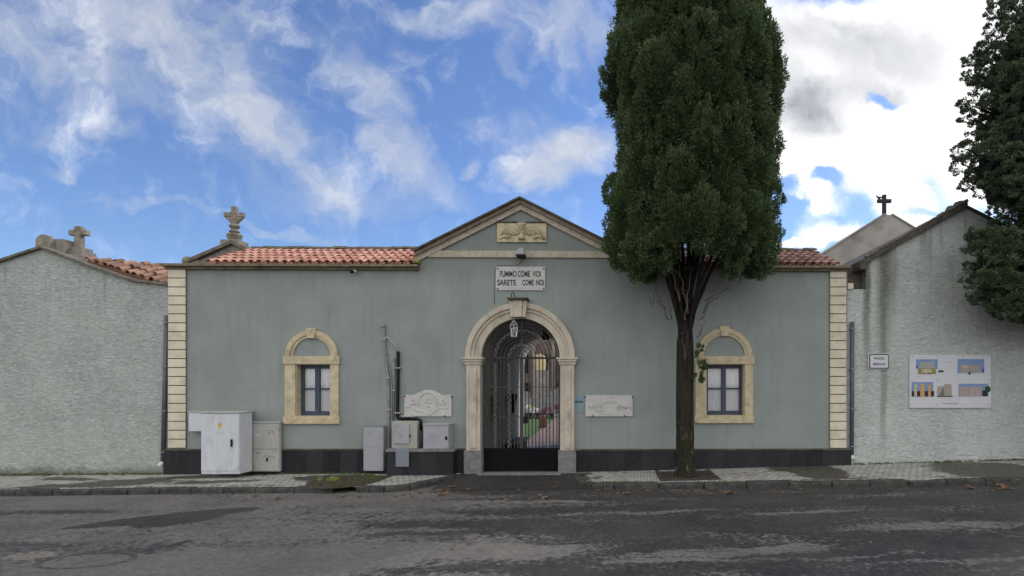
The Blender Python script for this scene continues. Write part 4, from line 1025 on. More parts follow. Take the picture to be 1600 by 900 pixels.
pipe([(622, 549, -.06), (621.8, 600, -.06), (621, 650, -.07), (622, 653.5, -.09), (626, 654.5, -.10), (652, 655, -.10), (656.5, 657, -.10), (657.5, 662, -.10), (657.5, 672, -.10)], .045, 'black_plastic', 'black_pipe', 'thick black pipe going down the wall and elbowing right below the garland plaque', 'pipe', n=12, straps=((622, 575, -.06), (621.5, 645, -.07)))
pipe([(628, 650.5, -.17), (640, 650.3, -.17), (648, 650.8, -.17)], .022, 'pale_pipe', 'pale_pipe', 'short pale horizontal tube lying along the black elbow', 'pipe')
pipe([(657.5, 672, -.10), (657, 701, -.10)], .042, 'purple_pipe', 'purple_pipe', 'faded purple pipe below the black elbow, between the two meter boxes', 'pipe')

# ------------------------------------------------------------------ left house
YL = .06
t_ = thing('left_house', 'low house with rough grey-green rendered gable wall, left of the gatehouse', 'house', (-15, YL, 0))
M['renderL'] = m_render('rough_grey_render', (.46, .495, .465), [])
M['renderR'] = m_render('rough_grey_render_stained', (.57, .605, .575), [(WX(1357), .16, 1.5, 5.4, .8), (WX(1383), .30, 2.2, 5.8, .7), (WX(1395), .25, 3.4, 5.6, .5), (WX(1383), .14, .2, 1.8, .5), (WX(1447), .2, 5.6, 6.9, .5)])
edge = [(0-900, 700-0), (67, 389), (145, 419), (207, 440), (268, 446)]
gl_ = [(-480, 575), (-200, 480), (0, 411), (67, 389), (145, 419), (207, 440), (266, 447)]
P_ = [W(a, b_, YL) for a, b_ in gl_]
b = MB(); b.prism([(P_[0][0], -.4), (WX(264, YL), -.4)] + [P_[-1]] + P_[::-1][1:], YL, YL+.35); b.build('gable_wall', 'renderL', t_)
b = MB()
for (a, c) in zip(gl_[1:], gl_[2:]):
    A = W(a[0], a[1], YL); B_ = W(c[0], c[1], YL)
    b.prism([(A[0], A[1]+.001), (B_[0], B_[1]+.001), (B_[0], B_[1]+.075), (A[0], A[1]+.075)], YL-.10, YL+.40)
b.build('coping', 'coping', t_, bevel=.01)
b = MB()
for i in range(26):                                       # loose edge tiles under the coping at the right end
    pass
A3 = W(140, 409, YL+.42); B3 = W(267, 450, YL+.42); A = Vector((A3[0], YL+.42, A3[1])); B_ = Vector((B3[0], YL+.42, B3[1]))
T3 = W(267, 426, YL+2.4); sd3 = Vector((0, 1.98, T3[1]-B3[1]))
tile_roof(A, B_-A, sd3, (B_-A).length, sd3.length, t_, 'tile_worn', ridge=False, jit=.04, taper=.12)
b = MB(); b.prism([(A.x, A.z-.6), (B_.x, B_.z-.6), (B_.x, B_.z+.03), (A.x, A.z+.03)], YL+.36, YL+.415); b.build('eaves_board', 'tile_bed', t_)
b = MB(); b.box(P_[0][0], WX(264, YL)-.02, YL+3.2, YL+3.5, -.3, WZ(265, 446, YL)); b.box(WX(264, YL)-.3, WX(264, YL)-.02, YL+.351, YL+3.2, -.3, WZ(265, 446, YL)); b.build('rear_wall', 'renderL', t_)
b = MB(); A = W(-200, 480, YL); B_ = W(67, 387, YL); b.add([(A[0], YL+.4, A[1]), (B_[0], YL+.4, B_[1]), (B_[0], YL+3.5, B_[1]), (A[0], YL+3.5, A[1])], [(0,1,2,3)])
B2 = W(150, 416, YL); b.add([(B_[0], YL+.4, B_[1]), (B2[0], YL+.4, B2[1]), (B2[0], YL+3.5, B2[1]), (B_[0], YL+3.5, B_[1])], [(0,1,2,3)])
b.build('roof', 'coping', t_)
k = MB(); x, z = W(238, 449, YL); k.add([(x-.35, YL-.02, z), (x+.3, YL-.02, z-.02), (x+.2, YL-.02, z-.2), (x-.25, YL-.02, z-.14)], [(0,3,2,1)]) 
def downpipe(par, px, y0, y1, Y):
    b = MB(); b.tube([(WX(px, Y), Y, WZ(px, y0, Y)), (WX(px-1 if px > 800 else px-4, Y), Y, WZ(px, y1, Y))] if px > 800 else [(WX(260, Y), Y, WZ(260, y0, Y)), (WX(254.5, Y), Y, WZ(254, y1, Y))], .055, 12)
    o = b.build('downpipe', 'down_pipe', par, smooth=True)
    e = (WX(px-1 if px > 800 else 254.5, Y), WZ(px, y1, Y))
    b = MB(); b.tube([(e[0], Y, e[1]), (e[0]-(.0 if px > 800 else .05), Y-.06, e[1]-.10)], .058, 12); b.build('spout', 'white_plastic', o)
    for q in (.05, .35, .65, .93):
        z = WZ(px, y0, Y)+(WZ(px, y1, Y)-WZ(px, y0, Y))*q; x = (WX(px, Y) if px > 800 else WX(260, Y)+(WX(254.5, Y)-WX(260, Y))*q)
        b = MB(); b.box(x-.07, x+.07, Y-.062, Y+.05, z-.015, z+.015); b.build('clamp', 'vent_grey', o)
downpipe(t_, 257, 493, 722, YL-.06)
# stone block and cross behind the left gable
b = MB(); Yq = 1.2; x0, x1 = WX(63, Yq), WX(99, Yq); zz0, zz1 = WZ(80, 398, Yq), WZ(80, 373, Yq)
b.box(x0+.25, x1, Yq, Yq+.5, zz0, zz1); cx = x0+.23
b.prism([(x0, zz0), (x0+.46, zz0)] + [(cx+.23*math.cos(R(a)), zz1-.13+.23*math.sin(R(a))) for a in range(0, 181, 15)], Yq-.15, Yq-.001)
b.prism([(x0, zz0), (x0+.249, zz0), (x0+.249, zz1), (x0, zz1-.05)], Yq, Yq+.5)
tag(b.build('stone_block', 'old_stone', None, bevel=.02), 'lichened stone block with rounded end rising behind the left gable peak', 'stone block')
def stone_cross(px, pytop, pybot, armpy, halfw, Y, label, m='old_stone', flared=False, ped=True):
    t_ = thing('stone_cross', label, 'cross', (WX(px, Y), Y, WZ(px, pybot, Y)))
    x = WX(px, Y); z = lambda p: WZ(px, p, Y); s = (Y-CAMY)/F
    b = MB(); a = .10
    b.box(x-a, x+a, Y-.08, Y+.08, z(pybot), z(pytop)); az = z(armpy)
    for sg in (-1, 1): b.box(x+sg*a, x+sg*halfw*s, Y-.0795, Y+.0795, az-.085, az+.085)
    if flared:
        for sg in (-1, 1): b.prism([(x+sg*(a), az-.0851), (x+sg*halfw*s*.95, az-.0851), (x+sg*a, az-.34)], Y-.07, Y+.07)
    b.build('cross', m, t_, bevel=.02)
    return t_, x, z
t_, x, z = stone_cross(124, 354, 388, 364, 13.5, 1.6, 'short stone cross on a square pedestal behind the left house roof')
b = MB(); b.box(x-.30, x+.30, 1.35, 1.85, z(404), z(394)); b.box(x-.24, x+.24, 1.4, 1.8, z(394), z(388)); b.build('pedestal', 'old_stone', t_, bevel=.02)
# tomb chapel with finial behind the left wing
Yc = 5.2
t_ = thing('tomb_chapel', 'small old stone tomb chapel whose gable rises behind the left wing of the gatehouse', 'tomb chapel', (WX(345, Yc), Yc, 0))
b = MB(); pts = [W(299, 412, Yc), W(365, 382, Yc), W(425, 412, Yc)]
b.prism([(pts[0][0], 0), (pts[2][0], 0), pts[2], pts[1], pts[0]], Yc, Yc+3); b.build('wall', 'old_stone', t_)
b = MB()
for (A, B_) in ((pts[0], pts[1]), (pts[1], pts[2])):
    b.prism([(A[0]-(.1 if A is pts[0] else 0), A[1]+.002), (B_[0], B_[1]+.002), (B_[0], B_[1]+.13), (A[0]-(.1 if A is pts[0] else 0), A[1]+.13)], Yc-.15, Yc+3)
b.build('coping', 'coping', t_)
b = MB(); x = WX(290, Yc-.1); z_ = WZ(290, 407, Yc); b.lathe(x, Yc, [(.10, z_-.25), (.17, z_-.1), (.18, z_), (.12, z_+.12), (.03, z_+.15)], 14)
b.box(x+.1, x+.45, Yc-.05, Yc+.4, z_-.3, z_+.02); b.build('corner_knob', 'old_stone', t_)
t2, x, z = stone_cross(366.5, 323, 352, 336, 15, Yc+.3, 'ornate flared stone cross on an urn, atop the tomb chapel behind the left wing', flared=True)
Yk = Yc+.3
b = MB(); b.lathe(x, Yk, [(.09, z(366)), (.19, z(362)), (.10, z(359)), (.20, z(354)), (.12, z(350))], 12); b.lathe(x, Yk, [(.18, z(377)), (.22, z(374)), (.27, z(368)), (.25, z(366))], 12)
b.build('urn', 'old_stone', t2)
b = MB(); b.box(x-.34, x+.34, Yk-.3, Yk+.3, z(385), z(377)); b.build('pedestal', 'old_stone', t2, bevel=.02)

# ------------------------------------------------------------------ right house
YR = .10
t_ = thing('right_house', 'tall house with stained rough grey gable wall, right of the gatehouse', 'house', (13, YR, 0))
gp = [(1353, 412), (1508, 325), (1600, 372), (1740, 440)]
P_ = [W(a, c, YR) for a, c in gp]
b = MB(); b.prism([(WX(1324, YR), -.2), (P_[-1][0], -.2), P_[-1], P_[2], P_[1], P_[0], (P_[0][0], WZ(1353, 452, YR)), (WX(1324, YR), WZ(1330, 452, YR))], YR, YR+.3); b.build('gable_wall', 'renderR', t_)
b = MB(); b.box(WX(1322, YR)+.03, WX(1332, YR), YR-.06, YR+.2, WZ(1330, 452, YR)+.001, WZ(1330, 443, YR)); b.build('cap_stone', 'cream', t_)
b = MB(); b.box(P_[0][0]-1.2, P_[0][0]-.005, YR+.35, YR+.42, 4.5, WZ(1353, 412, YR)); b.box(P_[0][0]-.004, P_[0][0]+.2, YR+.301, YR+8, 0, WZ(1353, 415, YR)); b.build('boarded_side', 'wood_dark', t_)
def roofslab(mb, A, B_, y0, y1, th0, th1):
    mb.prism([(A[0], A[1]+th0), (B_[0], B_[1]+th0), (B_[0], B_[1]+th1), (A[0], A[1]+th1)], y0, y1)
b = MB(); A = W(1345, 416, YR); roofslab(b, A, P_[1], YR-.12, YR+8, .002, .17); roofslab(b, P_[1], P_[3], YR-.08, YR+8, .002, .07); 
b.box(A[0]-.10, A[0]+.12, YR-.16, YR+1.2, A[1]-.12, A[1]+.12); b.build('roof', 'roof_dark', t_, bevel=.01)
b = MB(); random.seed(5)
d = Vector((P_[1][0]-A[0], 0, P_[1][1]-A[1])); L = d.length; d.normalize()
for i in range(int(L/.16)):
    c = Vector((A[0], YR-.10, A[1]+.19)) + d*(i*.16+.1); r = random.uniform(.035, .06)
    b.tube([c, c+d*.17+Vector((0, 0, random.uniform(-.01, .015)))], r, 6)
x, z = W(1504, 322, YR); b.lathe(x, YR+.1, [(.10, z-.05), (.20, z+.05), (.16, z+.14), (.05, z+.18)], 10); b.lathe(x-.28, YR+.1, [(.10, z-.2), (.15, z-.08), (.1, z+.02)], 10)
b.build('verge_tiles', 'ridge', t_)
b = MB(); b.add([(P_[0][0]-.9, YR+.3, A[1]-.32), (A[0], YR+.3, A[1]+.05), (A[0], YR+6, A[1]+.05), (P_[0][0]-.9, YR+6, A[1]-.32), (P_[0][0]-.9, YR+.3, A[1]-.46), (A[0], YR+.3, A[1]-.10), (A[0], YR+6, A[1]-.10), (P_[0][0]-.9, YR+6, A[1]-.46)],
    [(0,1,2,3), (7,6,5,4), (0,4,5,1), (1,5,6,2), (2,6,7,3), (3,7,4,0)]); b.build('eave', 'roof_dark', t_)
downpipe(t_, 1332, 503, 712, YR-.07)

# chapel behind with dark cross and bird
Yc = 9.0
t_ = thing('chapel', 'beige rendered chapel gable seen behind the right wing of the gatehouse', 'chapel', (WX(1382, Yc), Yc, 0))
pts = [W(1262, 412, Yc), W(1382, 335, Yc), W(1394, 336, Yc), W(1500, 400, Yc)]
b = MB(); b.prism([(pts[0][0], 0), (pts[3][0], 0)] + pts[::-1], Yc, Yc+6); b.build('wall', 'chapel', t_)
b = MB()
for (A, B_) in ((pts[0], pts[1]), (pts[2], pts[3])): b.prism([(A[0], A[1]+.002), (B_[0], B_[1]+.002), (B_[0], B_[1]+.06), (A[0], A[1]+.06)], Yc-.06, Yc+6)
b.build('roof_edge', 'chapel', t_)
Yx = Yc+.25; t_ = thing('dark_cross', 'plain dark cross on top of the beige chapel gable', 'cross', (WX(1382, Yx), Yx, WZ(1382, 336, Yx)))
x = WX(1381.5, Yx); z = lambda p: WZ(1382, p, Yx); b = MB(); b.box(x-.075, x+.075, Yx-.07, Yx+.07, z(337), z(304.5)); b.box(x-.31, x-.0755, Yx-.068, Yx+.068, z(317), z(311.5)); b.box(x+.0755, x+.31, Yx-.068, Yx+.068, z(317), z(311.5)); b.build('cross', 'cross_dark', t_, bevel=.01)
# bird
bx, bz = x-.24, z(311.5)
b = MB()
b.tube([(bx-.14, Yx, bz+.20), (bx-.11, Yx, bz+.15), (bx-.05, Yx, bz+.09), (bx+.02, Yx, bz+.065), (bx+.09, Yx, bz+.085), (bx+.125, Yx, bz+.09), (bx+.165, Yx, bz+.075)], [.012, .022, .048, .055, .038, .028, .005], 10)
b.tube([(bx-.02, Yx-.02, bz+.05), (bx-.02, Yx-.02, bz)], .006, 5); b.tube([(bx-.02, Yx+.02, bz+.05), (bx-.02, Yx+.02, bz)], .006, 5)
tag(b.build('bird', 'pigeon', None, smooth=True), 'small dark bird with raised tail perched on the left arm of the dark cross', 'bird')

t_ = thing('sun_blocking_wall', 'unseen long grey wall added right of the right house to block the sun', 'wall', (26, YR, .4))  # added out of view to keep sunlight off the road at the right
b = MB(); b.box(WX(1745, YR), 60, YR, YR+.35, 0, 8.2); b.build('wall', 'renderR', t_)
b = MB(); b.box(WX(1745, YR), 60, YR-.08, YR+.43, 8.201, 8.32); b.build('coping', 'coping', t_)
# street sign and info board
t_ = thing('street_sign', 'small white street name sign with dark rounded border reading PIAZZA BRESCIA', 'street sign', (WX(1375), YR, WZ(1375, 576)))
def rrect(x0, x1, z0, z1, r, n=5):
    pts = []
    for (cx, cz, a0) in ((x1-r, z0+r, -90), (x1-r, z1-r, 0), (x0+r, z1-r, 90), (x0+r, z0+r, 180)):
        pts += [(cx+r*math.cos(R(a0+90*i/n)), cz+r*math.sin(R(a0+90*i/n))) for i in range(n+1)]
    return pts
Ys = YR-.03; x0, x1, z0, z1 = WX(1358), WX(1392), WZ(1375, 577), WZ(1375, 551.5)
b = MB(); b.prism(rrect(x0, x1, z0, z1, .06), Ys, YR-.002); b.build('plate', 'sign_edge', t_)
b = MB(); b.prism(rrect(x0+.035, x1-.02, z0+.02, z1-.03, .05), Ys-.004, Ys-.001); b.build('border', 'letter', t_)
b = MB(); b.prism(rrect(x0+.062, x1-.047, z0+.047, z1-.057, .035), Ys-.008, Ys-.005); b.build('face', 'sign_white', t_)
text('PIAZZA', 'lettering', 'letter', (x0+x1)/2+.01, WZ(1375, 560), Ys-.0085, .10, .95, t_, .001); text('BRESCIA', 'lettering', 'letter', (x0+x1)/2+.01, WZ(1375, 569), Ys-.0085, .10, .95, t_, .001)

t_ = thing('information_board', 'large white information board with five small pictures of buildings, on the right rough wall', 'information board', (WX(1484), YR, WZ(1484, 638)))
Ys = YR-.06; bx0, bx1, bz0, bz1 = WX(1421.5, Ys), WX(1548.5, Ys), WZ(1485, 637.5, Ys), WZ(1485, 554.5, Ys)
b = MB(); b.box(bx0, bx1, Ys, YR-.002, bz0, bz1); b.build('panel', 'sign_white', t_, bevel=.004)
def fm(name, c): M[name] = mat(name, c, .6, .05)
M['far_trim'] = mat('far_grey_trim', (.30, .27, .24), .9, .2, 2)
fm('pr_sky', (.20, .30, .52)); fm('pr_grey', (.36, .37, .35)); fm('pr_olive', (.28, .26, .07)); fm('pr_cream', (.52, .46, .32)); fm('pr_orange', (.58, .33, .14)); fm('pr_black', (.015, .017, .02)); fm('pr_tan', (.38, .33, .29)); fm('pr_green', (.01, .06, .02)); fm('pr_pink', (.45, .36, .38)); fm('pr_yellow', (.55, .5, .2)); fm('pr_dkgrey', (.16, .18, .18)); fm('pr_white', (.6, .6, .62))
# board coordinates from a 1309x900 crop: u 170..1215, v 115..800
def bp(u, v_): return bx0+(bx1-bx0)*(u-170)/1045, bz1-(bz1-bz0)*(v_-115)/685
def shape(par, m, lvl, *pts, name='print'):
    q = [bp(*p) for p in pts]; b = MB(); y = Ys-.003-lvl*.003; b.prism(q, y-.0015, y+.0012); return b.build(name, m, par)
def rc(u0, v0, u1, v1): return (u0, v1), (u1, v1), (u1, v0), (u0, v0)
pc = shape(t_, 'pr_sky', 0, *rc(250, 172, 527, 297), name='picture')
shape(pc, 'pr_grey', 1, (285, 290), (300, 222), (340, 205), (480, 208), (495, 290)); shape(pc, 'pr_olive', 1, (270, 362), (505, 362), (500, 291), (275, 291)); shape(pc, 'pr_cream', 2, *rc(325, 300, 452, 355)); 
for u in (340, 395, 425): shape(pc, 'pr_black', 3, *rc(u, 345, u+18, 364))
shape(pc, 'pr_black', 1, *rc(255, 255, 272, 280))
pc = shape(t_, 'pr_sky', 0, *rc(783, 168, 1127, 350), name='picture')
shape(pc, 'pr_tan', 1, (820, 330), (1070, 320), (1065, 250), (825, 240)); shape(pc, 'pr_cream', 2, *rc(850, 250, 910, 290)); shape(pc, 'pr_grey', 1, (800, 352), (1120, 352), (1110, 330), (1000, 335), (820, 331)); shape(pc, 'pr_black', 2, *rc(922, 338, 950, 368)); shape(pc, 'pr_black', 2, *rc(1102, 295, 1120, 335))
pc = shape(t_, 'pr_sky', 0, *rc(193, 465, 470, 655), name='picture')
shape(pc, 'pr_black', 1, *rc(193, 582, 480, 652))
for (u0, u1, v0, mm) in ((225, 260, 490, 'pr_cream'), (303, 358, 488, 'pr_orange'), (403, 440, 500, 'pr_orange')): shape(pc, mm, 2, *rc(u0, v0, u1, 655))
pc = shape(t_, 'pr_tan', 0, (520, 652), (712, 652), (704, 490), (612, 490), (608, 518), (522, 518), name='picture'); shape(pc, 'pr_dkgrey', 1, (540, 648), (612, 648), (606, 525)); shape(pc, 'pr_black', 2, *rc(520, 646, 722, 656))
pc = shape(t_, 'pr_sky', 0, *rc(795, 487, 1180, 652), name='picture')
shape(pc, 'pr_tan', 1, *rc(800, 525, 1095, 652)); shape(pc, 'pr_pink', 2, *rc(950, 530, 1000, 650)); shape(pc, 'pr_pink', 2, *rc(1020, 540, 1060, 650)); shape(pc, 'pr_black', 1, *rc(1100, 575, 1170, 650)); shape(pc, 'pr_green', 2, *[(1170+38*math.cos(a*PI/6), 558+42*math.sin(a*PI/6)) for a in range(12)])
shape(t_, 'pr_black', 0, *rc(537, 314, 602, 340), name='logo'); shape(t_, 'pr_grey', 0, *rc(590, 735, 790, 750), name='caption')
for (u0, v0, u1, v1) in ((635, 205, 705, 212), (640, 320, 690, 326), (680, 697, 700, 703), (235, 395, 290, 400)): shape(t_, 'pr_grey', 0, *rc(u0, v0, u1, v1), name='caption')
for v_ in (137, 434, 758):
    for u in (200, 528, 852, 1187):
        x, z = bp(u, v_); b = MB(); b.lathe(0, 0, [(.016, 0), (.012, .008)], 8); b.v = [(x+a, Ys-.0002-c, z+bb) for a, bb, c in b.v]; b.build('screw', 'vent_grey', t_)

# ------------------------------------------------------------------ cemetery beyond the passage
random.seed(11)
tx = [(-6.6, 24.6, 'tomb'), (-5.4, 24.8, 'tomb'), (-4.6, 26.0, 'tomb'), (-7.6, 26.2, 'tomb'), (-5.9, 27.5, 'tomb'), (-4.9, 29.5, 'tomb'), (-6.6, 30, 'tomb'), (-4.3, 31.5, 'tomb')]
tl = ['grey gravestone with yellow flowers nearest the lawn', 'pale gravestone with white flowers beyond the lawn', 'gravestone with red flowers beside the red path', 'gravestone half hidden behind the first row', 'gravestone with yellow flowers in the second row', 'small gravestone in the third row', 'tall gravestone in the third row', 'gravestone farthest back beside the red path']
tx += [(-5.0, 33, 't'), (-3.9, 34.6, 't'), (-5.6, 35.5, 't'), (-6.4, 33.4, 't'), (-4.7, 36.3, 't'), (-7.2, 31.5, 't')]
tl += ['gravestone before the brown tomb building, among the tall ones', 'gravestone closest to the brown tomb building by the path', 'gravestone standing right under the brown tomb wall', 'gravestone behind the tall third-row one', 'rearmost gravestone beside the shrine', 'leftmost rear gravestone']
for i, ((X, Y, m), lb) in enumerate(zip(tx, tl)):
    g = thing('gravestone', lb + ', through the gate', 'gravestone', (X, Y, 0), 'gravestones seen through the gate')
    h = random.uniform(.75, 1.35)+(Y > 30)*.7
    b = MB(); b.box(X-.42, X+.42, Y-.9, Y+.9, -.02, .32); b.build('slab', 'tomb', g, bevel=.02)
    b = MB(); b.prism([(X-.38, .32), (X+.38, .32), (X+.38, h), (X+.2, h+.18), (X-.2, h+.18), (X-.38, h)], Y+.7, Y+.85); b.build('headstone', 'tomb' if i % 3 else 'far_trim', g, bevel=.02)
    b = MB()
    for _ in range(26):
        x, y, z = X+random.uniform(-.3, .3), Y+random.uniform(-.6, .3), .38+random.uniform(0, .35); r = random.uniform(.05, .09)
        b.lathe(x, y, [(r*.4, z-r), (r, z), (r*.5, z+r)], 6)
    b.build('flowers', ['flower_y', 'flower_w', 'flower_r', 'flower_w', 'flower_y'][i % 5], g)
b = MB(); b.box(-14, -3.9, 24.0-.25, 24.0-.02, -.02, .42); tag(b.build('low_wall', 'plinth', None), 'low dark wall between the lawn and the gravestones, through the gate', 'low wall')
t_ = thing('tomb_house', 'brown tomb building with dark doorways closing the view through the gate', 'building', (-5, 38, 0))
b = MB(); b.box(-16, 6, 38, 46, -.02, 7.0); b.build('wall', 'far_brown', t_)
b = MB(); b.box(-16.2, 6.2, 37.8, 46.2, 7.001, 7.3); b.build('cornice', 'far_trim', t_)
for i in range(11):
    xx = -15+i*1.9
    b = MB(); b.box(xx, xx+.28, 37.8, 37.998, -.02, 7.0); b.build('pilaster', 'far_trim', t_)
    b = MB(); b.box(xx+.55, xx+1.6, 37.9, 37.999, -.02, 2.6); b.build('doorway', 'black_plastic', t_)
    b = MB(); b.box(xx+.65, xx+1.5, 37.9, 37.999, 3.6, 5.4); b.build('window', 'black_plastic', t_)
b = MB(); Yq = 34; x = WX(843, Yq); zq = WZ(843, 566, Yq); b.prism([(x-.42, zq-.699), (x+.42, zq-.699)] + [(x+.42*math.cos(R(a)), zq+.35+.42*math.sin(R(a))) for a in range(0, 181, 15)], Yq, Yq+1.5); ts = thing('tomb_shrine', 'pale yellow round-topped tomb shrine glimpsed through the gate arch', 'tomb shrine', (x, Yq, 0)); b.build('niche', 'far_yellow', ts); b = MB(); b.box(x-.7, x+.7, Yq-.1, Yq+1.6, -.02, zq-.70); b.build('base', 'far_trim', ts)
x, y = -3.75, 16; b = MB(); b.lathe(x, y, [(.16, -.01), (.2, .1), (.2, .62), (.14, .72)], 12); tag(b.build('litter_bin', 'bin_red', None), 'rust red litter bin beside the lawn on the path beyond the gate', 'litter bin')

# ------------------------------------------------------------------ foliage
def mesh_np(name, V, Fq, m, parent=None):
    off = root_loc(parent); V = V - np.array(off)[None, :]
    me = bpy.data.meshes.new(name); nv = len(V); nf = len(Fq); k = Fq.shape[1]
    me.vertices.add(nv); me.vertices.foreach_set('co', V.astype(np.float32).ravel())
    me.loops.add(nf*k); me.loops.foreach_set('vertex_index', Fq.astype(np.int32).ravel())
    me.polygons.add(nf); me.polygons.foreach_set('loop_start', np.arange(0, nf*k, k, dtype=np.int32)); me.polygons.foreach_set('loop_total', np.full(nf, k, dtype=np.int32))
    me.update(calc_edges=True); me.materials.append(M[m]); o = bpy.data.objects.new(name, me); C.objects.link(o); o.parent = parent
    return o
def unit(a): return a/np.maximum(np.linalg.norm(a, axis=1, keepdims=True), 1e-6)
def sprigs(cent, dirs, ln, wd):
    """bent leaf-spray quads (kite shaped) at cent pointing along dirs"""
    n = len(cent); side = unit(np.cross(dirs, rng.normal(size=(n, 3)))); 
    L = (ln*rng.uniform(.6, 1.3, n))[:, None]; Wd = (wd*rng.uniform(.6, 1.3, n))[:, None]
    a = cent; b_ = cent+dirs*L*.45+side*Wd; c = cent+dirs*L; d = cent+dirs*L*.45-side*Wd
    V = np.stack([a, b_, c, d], 1).reshape(-1, 3); Fq = np.arange(4*n).reshape(-1, 4); return V, Fq
def lobe_points(c, rad, n, outward, upw=.5):
    """points near the surface of an ellipsoid lobe with sub-bumps; dirs lean outward and up"""
    u = unit(rng.normal(size=(n, 3)))
    # sub-clusters
    k = max(6, n//75); cl = unit(rng.normal(size=(k, 3))); idx = rng.integers(0, k, n)
    u = unit(cl[idx] + .19*rng.normal(size=(n, 3)))
    bump = 1+.20*np.cos(np.arccos(np.clip((u*cl[idx]).sum(1), -1, 1))*6)
    r = rng.uniform(.80, 1.0, n)*bump*rng.uniform(.86, 1.12, k)[idx]
    p = np.array(c)[None, :] + u*np.array(rad)[None, :]*r[:, None]
    d = unit(u*.8 + cl[idx]*.5 + np.array(outward)[None, :]*.3 + np.array([0, 0, upw])[None, :] + .28*rng.normal(size=(n, 3)))
    return p, d

# main cypress
TY = -1.20; TX = WX(1072, TY); TG = gz(TX)
cy = thing('cypress_tree', 'huge broad columnar cypress with dark trunk rising from the pavement right of the gateway', 'tree', (TX, TY, TG))
prof = [(455, 1075, 1100), (435, 1045, 1175), (420, 1000, 1196), (395, 962, 1205), (370, 951, 1208), (330, 948, 1210), (300, 952, 1212), (278, 958, 1214), (230, 957, 1214), (180, 948, 1216), (140, 944, 1216), (100, 948, 1212), (60, 958, 1196), (0, 962, 1190), (-60, 968, 1180), (-130, 990, 1160), (-200, 1030, 1120)]
def crown(py):
    pr = sorted(prof); 
    for (a, l, r), (b_, l2, r2) in zip(pr, pr[1:]):
        if a <= py <= b_:
            t = (py-a)/(b_-a); return l+(l2-l)*t, r+(r2-r)*t
    return pr[-1][1:]
Vs = []; Fs = []; off = 0
s_px = (TY-CAMY)/F
lobes = []
def place(py, ang, fr, lr):
    l, r = crown(py); x0, z = W((l+r)/2, py, TY); hw = (r-l)/2*s_px
    rr = max(.1, hw*.985-lr[0])*fr
    return (x0+rr*math.cos(ang), TY+rr*.80*math.sin(ang), z)
py = 398
while py > -190:
    l, r = crown(py); hw = (r-l)/2*s_px
    n = max(5, int(hw*2*PI/.74))
    for i in range(n):
        ang = 2*PI*i/n + rng.uniform(-.25, .25)
        if math.sin(ang) > .55 and rng.random() < .6: continue      # far side needs fewer
        lr = (rng.uniform(.26, .50), rng.uniform(.28, .46), rng.uniform(.40, .88))
        p0 = py+rng.uniform(-18, 18)
        if p0 > 383 and abs(math.cos(ang)) < .62: continue
        lobes.append((place(p0, ang, rng.uniform(.86, 1.08), lr), lr, ang))
    py -= 40
for (pxx, pyy, dy, a, bz_) in ((970, 388, -.3, .42, .5), (998, 410, -.5, .32, .26), (1188, 408, -.2, .36, .42), (1150, 395, -.9, .30, .40), (1178, 418, .1, .25, .25), (1205, 372, 0, .28, .4), (1213, 305, 0, .22, .3), (962, 300, 0, .3, .45), (1105, 372, -1.2, .4, .36), (1020, 392, -1.1, .36, .36), (994, 394, -.9, .36, .36), (1138, 425, -.5, .22, .16), (1060, 352, -1.35, .42, .4), (1040, 372, -1.3, .3, .3), (1085, 345, -1.4, .35, .4), (1130, 350, -1.3, .42, .5), (1212, 115, 0, .26, .5), (1206, 96, 0, .2, .34), (952, 130, 0, .28, .5)):
    x, z = W(pxx, pyy, TY+dy); lobes.append(((x, TY+dy, z), (a, a, bz_), math.atan2(dy, x-TX)))
for (c, lr, ang) in lobes:
    area = lr[0]*lr[2]+lr[0]*lr[1]; n = int(4600*area/.35)
    p, d = lobe_points(c, lr, n, (math.cos(ang), math.sin(ang), 0), .75)
    V, Fq = sprigs(p, d, .068, .0135); Vs.append(V); Fs.append(Fq+off); off += len(V)
mesh_np('crown', np.concatenate(Vs), np.concatenate(Fs), 'leaf', cy)
# dark core against see-through, the crown's inner shade put into its colour
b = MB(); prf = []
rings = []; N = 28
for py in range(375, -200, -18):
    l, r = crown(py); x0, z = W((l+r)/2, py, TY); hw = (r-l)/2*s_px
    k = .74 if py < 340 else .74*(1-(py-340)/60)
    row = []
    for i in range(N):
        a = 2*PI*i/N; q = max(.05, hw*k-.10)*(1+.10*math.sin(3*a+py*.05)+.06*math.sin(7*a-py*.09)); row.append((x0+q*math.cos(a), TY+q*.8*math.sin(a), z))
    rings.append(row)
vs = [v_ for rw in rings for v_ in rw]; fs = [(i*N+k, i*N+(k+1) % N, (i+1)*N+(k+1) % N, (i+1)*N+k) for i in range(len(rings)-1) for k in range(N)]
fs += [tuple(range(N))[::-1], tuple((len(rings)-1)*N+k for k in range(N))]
b.add(vs, fs); b.build('crown_interior', 'leaf_core', cy, smooth=True)
